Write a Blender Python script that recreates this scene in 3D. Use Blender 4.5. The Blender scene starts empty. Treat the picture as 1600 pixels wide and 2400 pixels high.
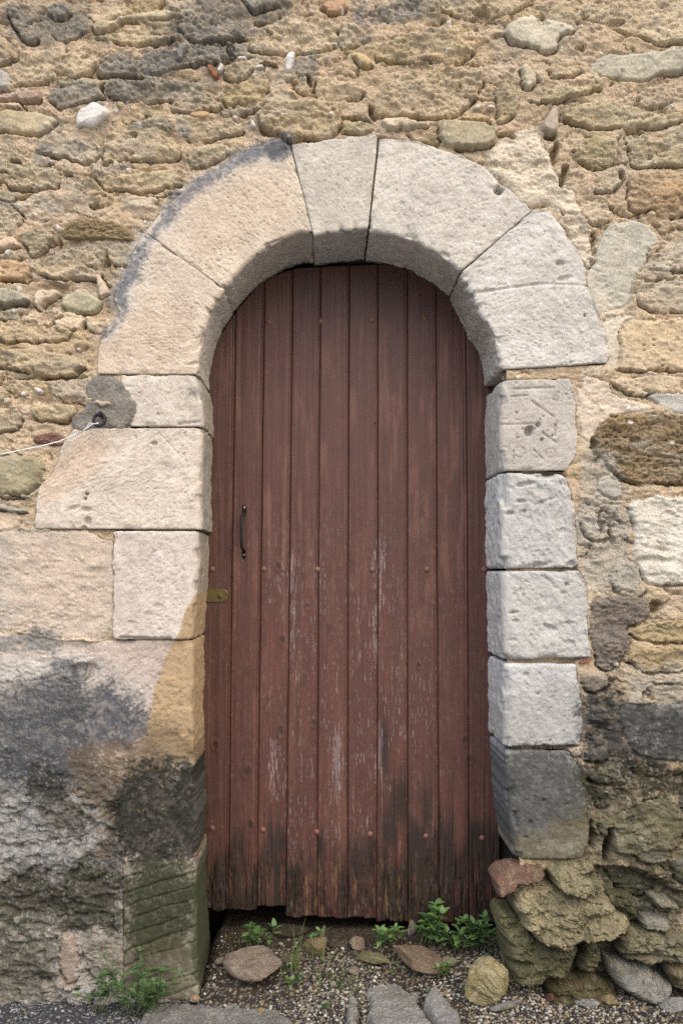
import bpy, math, random
import numpy as np
from mathutils import Vector, Matrix

# ------------------------------------------------------------------ camera, sky, sun, exposure
SC = bpy.context.scene
S = 0.001225            # metres per photo pixel on the wall plane
FPX = 2122.0            # focal length in photo pixels
DIST = FPX * S          # camera to wall plane
X0, Y0 = 760.0, 1337.0  # foot of the perpendicular from the camera onto the wall (photo pixels)
CZ = 1.24               # eye height over the road

cam = bpy.data.cameras.new('camera'); cam_o = bpy.data.objects.new('camera', cam)
SC.collection.objects.link(cam_o); SC.camera = cam_o
cam.sensor_fit = 'VERTICAL'; cam.sensor_height = 36.0; cam.sensor_width = 24.0
cam.lens = FPX / 2400.0 * 36.0
cam.shift_x = (800 - X0) / 2400.0
cam.shift_y = (Y0 - 1200) / 2400.0
cam.clip_start = 0.05; cam.clip_end = 300
cam_o.location = (0, -DIST, CZ); cam_o.rotation_euler = (math.radians(90), 0, 0)

SUN_EL, SUN_AZ = 46.0, -38.0     # azimuth from straight in front of the wall, minus = from the left
world = bpy.data.worlds.new('World'); SC.world = world; world.use_nodes = True
wn = world.node_tree.nodes; bg = wn['Background']
sky = wn.new('ShaderNodeTexSky'); sky.sky_type = 'NISHITA'; sky.sun_disc = False
sky.sun_elevation = math.radians(SUN_EL); sky.sun_rotation = math.radians(180 + SUN_AZ)
sky.air_density = 1.0; sky.dust_density = 4.0; sky.ozone_density = 0.6
world.node_tree.links.new(sky.outputs[0], bg.inputs[0]); bg.inputs[1].default_value = 0.14
sun = bpy.data.lights.new('sun', 'SUN'); sun.energy = 1.2; sun.angle = math.radians(40); sun.color = (1.0, 0.985, 0.965)
sun_o = bpy.data.objects.new('sun', sun); SC.collection.objects.link(sun_o)
_a, _e = math.radians(SUN_AZ), math.radians(SUN_EL)
sd = Vector((math.sin(_a) * math.cos(_e), -math.cos(_a) * math.cos(_e), math.sin(_e)))
sun_o.rotation_euler = sd.to_track_quat('Z', 'Y').to_euler()
sun_o.location = sd * 20
SC.view_settings.view_transform = 'Standard'; SC.view_settings.look = 'None'
SC.view_settings.exposure = 0.78; SC.view_settings.gamma = 1.0
SC.cycles.use_denoising = False

# ------------------------------------------------------------------ numpy helpers
def hsh(ix, iy, seed):
    h = (ix.astype(np.int64) * 374761393 + iy.astype(np.int64) * 668265263 + seed * 974711) & 0xFFFFFFFF
    h = ((h ^ (h >> 13)) * 1274126177) & 0xFFFFFFFF
    h = ((h ^ (h >> 16)) * 2246822519) & 0xFFFFFFFF
    h = h ^ (h >> 15)
    return (h & 0xFFFFFF).astype(np.float32) / np.float32(0xFFFFFF)

def vn(x, y, seed=0):
    ix = np.floor(x); iy = np.floor(y)
    fx = (x - ix).astype(np.float32); fy = (y - iy).astype(np.float32)
    fx = fx * fx * fx * (fx * (fx * 6 - 15) + 10); fy = fy * fy * fy * (fy * (fy * 6 - 15) + 10)
    ix = ix.astype(np.int64); iy = iy.astype(np.int64)
    a = hsh(ix, iy, seed); b = hsh(ix + 1, iy, seed); c = hsh(ix, iy + 1, seed); d = hsh(ix + 1, iy + 1, seed)
    return (a + (b - a) * fx) * (1 - fy) + (c + (d - c) * fx) * fy

def fbm(x, y, seed=0, octv=4, gain=0.5):      # about -1 .. 1
    t = np.zeros(np.shape(x), np.float32); amp = 1.0; tot = 0.0
    for o in range(octv):
        t += amp * (vn(x + o * 17.3, y - o * 9.1, seed + o * 31) * 2 - 1)
        tot += amp; amp *= gain
        x = (x * 0.83 + y * 0.55) * 2.0 if False else x * 2.03; y = y * 2.03
    return t / tot * 1.5

def sst(a, b, x):
    t = np.clip((x - a) / (b - a), 0, 1); return t * t * (3 - 2 * t)

def sdf(poly, x, y):                          # positive inside
    d2 = np.full(x.shape, 1e12); ins = np.zeros(x.shape, bool)
    n = len(poly)
    for i in range(n):
        ax, ay = poly[i]; bx, by = poly[(i + 1) % n]
        ex, ey = bx - ax, by - ay; L = ex * ex + ey * ey + 1e-9
        t = np.clip(((x - ax) * ex + (y - ay) * ey) / L, 0, 1)
        dx = x - ax - t * ex; dy = y - ay - t * ey
        d2 = np.minimum(d2, dx * dx + dy * dy)
        if abs(ey) > 1e-9:
            c = ((ay > y) != (by > y)) & (x < ex * (y - ay) / ey + ax)
            ins ^= c
    d = np.sqrt(d2); return np.where(ins, d, -d)

def chaikin(p, n=1):
    for _ in range(n):
        q = []
        for i in range(len(p)):
            a = p[i]; b = p[(i + 1) % len(p)]
            q.append((a[0] * .75 + b[0] * .25, a[1] * .75 + b[1] * .25)); q.append((a[0] * .25 + b[0] * .75, a[1] * .25 + b[1] * .75))
        p = q
    return p

def resample(pts, n):
    p = np.array(pts, float); seg = np.hypot(*(p[1:] - p[:-1]).T); c = np.concatenate([[0], np.cumsum(seg)])
    t = np.linspace(0, c[-1], n)
    return np.stack([np.interp(t, c, p[:, 0]), np.interp(t, c, p[:, 1])], 1)

ALB = 0.86
def hexc(h):
    h = h.lstrip('#'); v = np.array([int(h[i:i + 2], 16) / 255 for i in (0, 2, 4)])
    v = np.where(v <= .04045, v / 12.92, ((v + .055) / 1.055) ** 2.4); l = v @ np.array([.2126, .7152, .0722])
    return ((v * .88 + l * .12) * ALB).astype(np.float32)

def smooth_faces(me):
    me.polygons.foreach_set('use_smooth', np.ones(len(me.polygons), bool))

def link(name, me, mat=None, parent=None):
    o = bpy.data.objects.new(name, me); SC.collection.objects.link(o)
    if mat is not None: me.materials.append(mat)
    if parent is not None: o.parent = parent
    return o

def mesh_np(name, V, F, mat, parent=None, col=None, smooth=True, grit=None):
    """V (n,3), F (m,k) index array with k = 3 or 4"""
    F = np.asarray(F, np.int32); k = F.shape[1]
    me = bpy.data.meshes.new(name)
    me.vertices.add(len(V)); me.vertices.foreach_set('co', np.asarray(V, np.float32).ravel())
    me.loops.add(F.size); me.loops.foreach_set('vertex_index', F.ravel())
    me.polygons.add(len(F)); me.polygons.foreach_set('loop_start', np.arange(0, F.size, k, dtype=np.int32))
    me.polygons.foreach_set('loop_total', np.full(len(F), k, np.int32))
    me.update(calc_edges=True)
    if smooth: smooth_faces(me)
    if col is not None:
        a = me.attributes.new('Col', 'FLOAT_COLOR', 'POINT')
        c = np.ones((len(V), 4), np.float32); c[:, :3] = np.clip(col, 0.004, 0.9)
        if grit is not None: c[:, 3] = grit
        a.data.foreach_set('color', c.ravel())
    return link(name, me, mat, parent)

def grid_faces(nr, nc, flip=False):
    i = np.arange(nr - 1)[:, None] * nc + np.arange(nc - 1)[None, :]
    f = np.stack([i, i + 1, i + nc + 1, i + nc], -1).reshape(-1, 4)
    return f[:, ::-1] if flip else f

def tag(o, label=None, cat=None, group=None, kind=None):
    if label: o['label'] = label
    if cat: o['category'] = cat
    if group: o['group'] = group
    if kind: o['kind'] = kind
    return o

def empty(name, loc=(0, 0, 0)):
    o = bpy.data.objects.new(name, None); SC.collection.objects.link(o); o.location = loc; o.empty_display_size = .05
    return o

def wx(px, Y=0.0): return (px - X0) * S * (DIST + Y) / DIST
def wz(py, Y=0.0): return CZ + (Y0 - py) * S * (DIST + Y) / DIST

# ------------------------------------------------------------------ materials
def mat_stone(name, fine=0.35, bump=0.5, sc=1.0, rough=0.9, spec=0.25, bdist=.012):
    m = bpy.data.materials.new(name); m.use_nodes = True; nt = m.node_tree; N = nt.nodes; L = nt.links
    b = N['Principled BSDF']; b.inputs['Roughness'].default_value = rough; b.inputs['Specular IOR Level'].default_value = spec
    at = N.new('ShaderNodeAttribute'); at.attribute_name = 'Col'
    tc = N.new('ShaderNodeTexCoord')
    n1 = N.new('ShaderNodeTexNoise'); n1.inputs['Scale'].default_value = 170 * sc; n1.inputs['Detail'].default_value = 4; n1.inputs['Roughness'].default_value = 0.7
    n2 = N.new('ShaderNodeTexNoise'); n2.inputs['Scale'].default_value = 26 * sc; n2.inputs['Detail'].default_value = 5; n2.inputs['Roughness'].default_value = 0.65
    L.new(tc.outputs['Object'], n1.inputs['Vector']); L.new(tc.outputs['Object'], n2.inputs['Vector'])
    mr = N.new('ShaderNodeMapRange'); mr.inputs['From Min'].default_value = .25; mr.inputs['From Max'].default_value = .75
    mr.inputs['To Min'].default_value = 1 - fine; mr.inputs['To Max'].default_value = 1 + fine; L.new(n1.outputs['Fac'], mr.inputs['Value'])
    mr2 = N.new('ShaderNodeMapRange'); mr2.inputs['From Min'].default_value = .3; mr2.inputs['From Max'].default_value = .7
    mr2.inputs['To Min'].default_value = .86; mr2.inputs['To Max'].default_value = 1.12; L.new(n2.outputs['Fac'], mr2.inputs['Value'])
    mu = N.new('ShaderNodeMath'); mu.operation = 'MULTIPLY'; L.new(mr.outputs[0], mu.inputs[0]); L.new(mr2.outputs[0], mu.inputs[1])
    vm = N.new('ShaderNodeVectorMath'); vm.operation = 'SCALE'; L.new(at.outputs['Color'], vm.inputs[0]); L.new(mu.outputs[0], vm.inputs['Scale'])
    L.new(vm.outputs[0], b.inputs['Base Color'])
    bp = N.new('ShaderNodeBump'); bp.inputs['Distance'].default_value = 0.004
    gm = N.new('ShaderNodeMath'); gm.operation = 'MULTIPLY'; gm.inputs[1].default_value = bump; L.new(at.outputs['Alpha'], gm.inputs[0]); L.new(gm.outputs[0], bp.inputs['Strength'])
    n3 = N.new('ShaderNodeTexNoise'); n3.inputs['Scale'].default_value = 120 * sc; n3.inputs['Detail'].default_value = 6; n3.inputs['Roughness'].default_value = .80
    mp = N.new('ShaderNodeMapping'); mp.inputs['Scale'].default_value = (.75, 1.0, 1.7); L.new(tc.outputs['Object'], mp.inputs['Vector']); L.new(mp.outputs[0], n3.inputs['Vector']); L.new(n3.outputs['Fac'], bp.inputs['Height']); bp.inputs['Distance'].default_value = bdist
    L.new(bp.outputs[0], b.inputs['Normal'])
    return m

def mat_plain(name, col, rough=0.6, metal=0.0, spec=0.4, bump=0.0, sc=200, var=0.2):
    m = bpy.data.materials.new(name); m.use_nodes = True; nt = m.node_tree; N = nt.nodes; L = nt.links
    b = N['Principled BSDF']; b.inputs['Roughness'].default_value = rough; b.inputs['Metallic'].default_value = metal
    b.inputs['Specular IOR Level'].default_value = spec
    tc = N.new('ShaderNodeTexCoord'); n1 = N.new('ShaderNodeTexNoise'); n1.inputs['Scale'].default_value = sc; n1.inputs['Detail'].default_value = 4
    L.new(tc.outputs['Object'], n1.inputs['Vector'])
    mr = N.new('ShaderNodeMapRange'); mr.inputs['From Min'].default_value = .3; mr.inputs['From Max'].default_value = .7
    mr.inputs['To Min'].default_value = 1 - var; mr.inputs['To Max'].default_value = 1 + var; L.new(n1.outputs['Fac'], mr.inputs['Value'])
    vm = N.new('ShaderNodeVectorMath'); vm.operation = 'SCALE'; vm.inputs[0].default_value = col; L.new(mr.outputs[0], vm.inputs['Scale'])
    L.new(vm.outputs[0], b.inputs['Base Color'])
    if bump:
        bp = N.new('ShaderNodeBump'); bp.inputs['Strength'].default_value = bump; bp.inputs['Distance'].default_value = .002
        L.new(n1.outputs['Fac'], bp.inputs['Height']); L.new(bp.outputs[0], b.inputs['Normal'])
    return m

M_WALL = mat_stone('rubble_stone', fine=.34, bump=.85, bdist=.0075)
M_LIME = mat_stone('dressed_limestone', fine=.13, bump=.45, sc=1.7, bdist=.0045)
M_ROCK = mat_stone('loose_rock', fine=.38, bump=.9, bdist=.014)
M_PEB = mat_stone('pebble', fine=.10, bump=.3, bdist=.004)
M_IRON = mat_plain('black_iron', (.018, .018, .020), rough=.5, metal=.5, bump=.4, sc=300)
M_RUST = mat_plain('dark_rusty_iron', (.030, .023, .024), rough=.75, metal=.3, bump=.6, sc=400)
M_BRASS = mat_plain('tarnished_brass', (.15, .115, .045), rough=.5, metal=.7, bump=.2, sc=120)
M_SCREW = mat_plain('screw_metal', (.55, .50, .36), rough=.35, metal=.7)
M_WIRE = mat_plain('white_string', (.75, .75, .74), rough=.6)

# ------------------------------------------------------------------ stains (by place on the wall; they have a shape of their own)
# (polygon, colour, strength, softness px, noise amplitude px, speckle 0..1)
EDGE_OUT = [(653, 326), (587, 350), (510, 391), (439, 442), (388, 488), (342, 546), (306, 600), (262, 700), (283, 733), (263, 761), (234, 794)]
STAINS = [
    # upper wall grey lichen
    ([(10, 20), (80, 10), (200, 20), (170, 100), (70, 110), (20, 80)], '#75716a', .75, 22, 30, .5),
    ([(240, 150), (330, 115), (420, 100), (420, 180), (300, 200), (240, 190)], '#726e66', .78, 18, 28, .5),
    ([(110, 200), (250, 190), (330, 230), (260, 255), (130, 255)], '#77726a', .70, 16, 24, .5),
    ([(400, 30), (470, -20), (690, -20), (690, 30), (590, 60), (585, 110), (540, 150), (420, 160), (330, 190), (400, 120)], '#6b6862', .80, 20, 30, .5),
    ([(255, 180), (400, 175), (480, 190), (470, 215), (350, 235), (260, 230)], '#716d66', .72, 16, 20, .5),
    ([(690, 125), (750, 120), (745, 175), (690, 190)], '#706f6a', .75, 9, 14, .5),
    ([(820, 30), (900, 5), (1010, -20), (1020, 10), (970, 60), (880, 45), (830, 60)], '#7b7973', .80, 14, 20, .6),
    ([(845, 90), (870, 80), (862, 115), (840, 118)], '#85837c', .6, 8, 10, .5),
    ([(85, 340), (130, 345), (125, 385), (90, 385)], '#74736f', .8, 10, 12, .6),
    ([(380, 275), (440, 270), (450, 330), (400, 320)], '#7a7872', .75, 10, 16, .6),
    ([(-30, 455), (40, 455), (55, 490), (-30, 500)], '#84837e', .7, 10, 14, .6),
    ([(100, 470), (145, 475), (140, 500), (105, 500)], '#85837d', .6, 10, 10, .5),
    ([(-30, 130), (20, 105), (40, 150), (-30, 160)], '#84796a', .4, 12, 14, .4),
    ([(110, 585), (250, 570), (320, 570), (310, 600), (200, 600), (120, 610)], '#8e8a80', .45, 12, 14, .5),
    ([(270, 600), (310, 580), (280, 690), (260, 700)], '#8a8878', .6, 10, 12, .5),
    # black crust along the arch's upper left edge
    (EDGE_OUT + [(262, 800), (300, 745), (318, 690), (345, 620), (375, 560), (415, 505), (465, 460), (530, 412), (600, 378), (690, 372), (685, 335)], '#c3bfb8', .70, 26, 16, .10),
    (EDGE_OUT + [(252, 798), (290, 755), (304, 700), (340, 608), (370, 562), (414, 504), (463, 458), (531, 408), (604, 374), (660, 392), (692, 355), (680, 330)], '#666a73', .88, 12, 16, .30),
    ([(610, 345), (650, 325), (685, 345), (680, 375), (640, 380)], '#4b4c50', .7, 14, 12, .3),
    ([(150, 1010), (180, 1005), (172, 1050), (150, 1100), (135, 1100)], '#aca597', .6, 12, 10, .3),
    # orange tint of left voussoirs, pale joints
    ([(420, 480), (560, 400), (680, 395), (700, 530), (600, 580), (520, 650), (460, 610)], '#cfae8a', .24, 40, 30, 0),
    ([(240, 800), (270, 770), (330, 700), (460, 720), (450, 870), (240, 870)], '#c9a684', .26, 35, 30, 0),
    ([(100, 1130), (150, 1090), (180, 1010), (280, 1020), (230, 1110), (110, 1180)], '#c99f74', .34, 20, 20, 0),
    # lower left
    ([(-30, 1250), (40, 1260), (20, 1400), (60, 1440), (-30, 1480)], '#9d968b', .55, 20, 24, .4),
    ([(-30, 1490), (60, 1470), (150, 1470), (145, 1530), (60, 1520), (-30, 1530)], '#6a6966', .85, 10, 14, .4),
    ([(-30, 1540), (150, 1530), (330, 1560), (350, 1650), (-30, 1720)], '#b3ada4', .6, 30, 26, .4),
    ([(-30, 1760), (190, 1760), (290, 1800), (290, 2080), (-30, 2080)], '#63635f', .95, 34, 30, .35),
    ([(-30, 1640), (60, 1600), (120, 1560), (165, 1560), (200, 1610), (255, 1590), (300, 1640), (355, 1645), (348, 1742), (230, 1758), (190, 1850), (80, 1850), (-30, 1830)], '#505359', .95, 30, 30, .28),
    ([(160, 1745), (350, 1742), (465, 1740), (475, 1800), (285, 1815), (285, 2010), (210, 2040), (170, 1900)], '#6f5b42', .85, 24, 26, .25),
    ([(440, 1426), (425, 1480), (393, 1524), (375, 1580), (352, 1640), (346, 1740), (470, 1790), (520, 1790), (520, 1380), (470, 1380)], '#b3976d', .92, 3, 6, 0),
    ([(335, 1690), (455, 1700), (475, 1800), (330, 1800)], '#7d6b50', .8, 26, 22, .25),
    ([(-30, 1860), (120, 1850), (240, 1900), (230, 2000), (60, 2020), (-30, 2040)], '#aeaca6', .80, 26, 40, .65),
    ([(50, 1790), (150, 1800), (160, 1870), (60, 1880)], '#3a392f', .9, 20, 20, .4),
    ([(90, 1880), (200, 1870), (210, 1960), (120, 1960)], '#4d4838', .8, 20, 20, .4),
    ([(-30, 2040), (90, 2060), (285, 2010), (288, 2190), (120, 2180), (-30, 2120)], '#3f3f2b', .95, 34, 36, .16),
    ([(-30, 2120), (150, 2180), (140, 2360), (-30, 2360)], '#65624e', .85, 30, 30, .45),
    ([(-30, 2230), (120, 2250), (130, 2300), (-30, 2300)], '#4b4636', .6, 24, 26, .4),
    ([(262, 1795), (470, 1785), (520, 1800), (520, 2030), (280, 2044)], '#302f27', 1.0, 34, 30, .09),
    ([(456, 1790), (520, 1760), (520, 2010), (460, 2010)], '#62625e', .75, 10, 10, .4),
    ([(287, 2022), (470, 2022), (470, 2130), (440, 2230), (287, 2250)], '#3a3c28', 1.0, 30, 16, .10),
    ([(287, 2210), (470, 2190), (470, 2330), (287, 2330)], '#4f4a32', .75, 24, 20, .25),
    ([(452, 2020), (520, 2010), (520, 2330), (456, 2330)], '#454a33', .95, 6, 8, .1),
    ([(140, 2190), (165, 2180), (190, 2230), (186, 2310), (140, 2310)], '#a08670', .8, 8, 8, .1),
    ([(190, 2190), (285, 2190), (285, 2300), (200, 2300)], '#94866e', .7, 18, 16, .4),
    ([(1352, 1040), (1420, 1045), (1470, 1150), (1470, 1290), (1505, 1395), (1375, 1400), (1350, 1300)], '#a29b8d', .75, 14, 22, .25),
    ([(1375, 560), (1410, 700), (1500, 740), (1450, 760), (1425, 870), (1345, 880), (1430, 850), (1400, 720)], '#c2b49c', .6, 12, 16, .2),
    ([(1352, 1050), (1362, 1140), (1352, 1320)], '#6d665a', .6, 6, 8, .3),
    # lower right
    ([(1140, 1640), (1360, 1600), (1360, 1752), (1140, 1752)], '#8e8c84', .45, 40, 30, .4),
    ([(1130, 1757), (1400, 1752), (1400, 1930), (1330, 1960), (1240, 1990), (1130, 2010)], '#484a47', .9, 26, 20, .25),
    ([(1130, 1757), (1178, 1757), (1186, 2015), (1130, 2015)], '#8a8d92', .55, 10, 10, .3),
    ([(1190, 1960), (1380, 1900), (1385, 2020), (1200, 2020)], '#76694c', .6, 26, 20, .3),
    ([(1190, 1985), (1380, 1985), (1380, 2025), (1190, 2025)], '#5a5833', .6, 12, 14, .4),
    ([(1340, 1600), (1440, 1610), (1480, 1660), (1660, 1650), (1660, 1800), (1480, 1790), (1350, 1780)], '#3f403f', .95, 24, 24, .3),
    ([(1420, 1560), (1660, 1560), (1660, 1660), (1500, 1650)], '#a8a294', .6, 22, 22, .4),
    ([(1350, 1770), (1660, 1780), (1660, 1860), (1560, 1880), (1460, 1910), (1350, 1900)], '#35331f', .95, 24, 24, .4),
    ([(1350, 1880), (1460, 1890), (1580, 1870), (1660, 1960), (1660, 2040), (1350, 2040)], '#655f3c', .75, 28, 28, .45),
    ([(1270, 2020), (1500, 2020), (1660, 2060), (1660, 2150), (1400, 2180), (1270, 2140)], '#3d3d26', .9, 26, 26, .4),
    ([(1150, 2150), (1660, 2150), (1660, 2400), (1150, 2400)], '#433f2a', .95, 26, 26, .3),
]
SP = [(chaikin(p), hexc(c), k, so, am, sp) for p, c, k, so, am, sp in STAINS]

def stain(C, px, py, skip=None):
    """C (n,3) base colours at photo places px,py (flat arrays)"""
    C = C.copy()
    for i, (p, c, k, so, am, sp) in enumerate(SP):
        a = np.array(p); m = so + am
        sel = (px > a[:, 0].min() - m) & (px < a[:, 0].max() + m) & (py > a[:, 1].min() - m) & (py < a[:, 1].max() + m)
        if not sel.any(): continue
        x = px[sel]; y = py[sel]
        xr = .81 * x + .58 * y; yr = .81 * y - .58 * x
        d = sdf(p, x, y) + am * fbm(x / 45, y / 38, 700 + i, 5, .6)
        d = d + (so * .9 + 4) * (vn(xr / 4.3, yr / 4.3, 860 + i) + .7 * vn(xr / 9, yr / 9, 880 + i) - .85) * (0 if so < 5 else 1)
        w = sst(-so * .8, so * .8, d) * k
        if sp:
            w = w * (1 - sp * sst(.42, .75, vn(xr / 5.5, yr / 5.0, 900 + i) * .5 + .5 * vn(xr / 17, yr / 14, 950 + i)))
        C[sel] = C[sel] * (1 - w[:, None]) + c * w[:, None]
    # pale crust flecks and yellow lichen dots at the foot of the wall
    xr = .81 * px + .58 * py; yr = .81 * py - .58 * px
    low = sst(1560, 1800, py) * ((px < 520) | (px > 1330))
    fl = sst(.66, .80, .6 * vn(xr / 4.1, yr / 3.7, 71) + .4 * vn(xr / 9, yr / 8, 75)) * low * sst(.40, .65, vn(px / 60, py / 60, 72)) * (.34 - .22 * sst(270, 300, px) * (px < 520))
    C = C * (1 - fl[:, None]) + hexc('#c4c0b6') * fl[:, None]
    ye = sst(.94, .985, vn(xr / 6, yr / 6, 73)) * low * sst(.5, .7, vn(px / 90, py / 90, 74)) * .6
    C = C * (1 - ye[:, None]) + hexc('#b59428') * ye[:, None]
    return C

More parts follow.
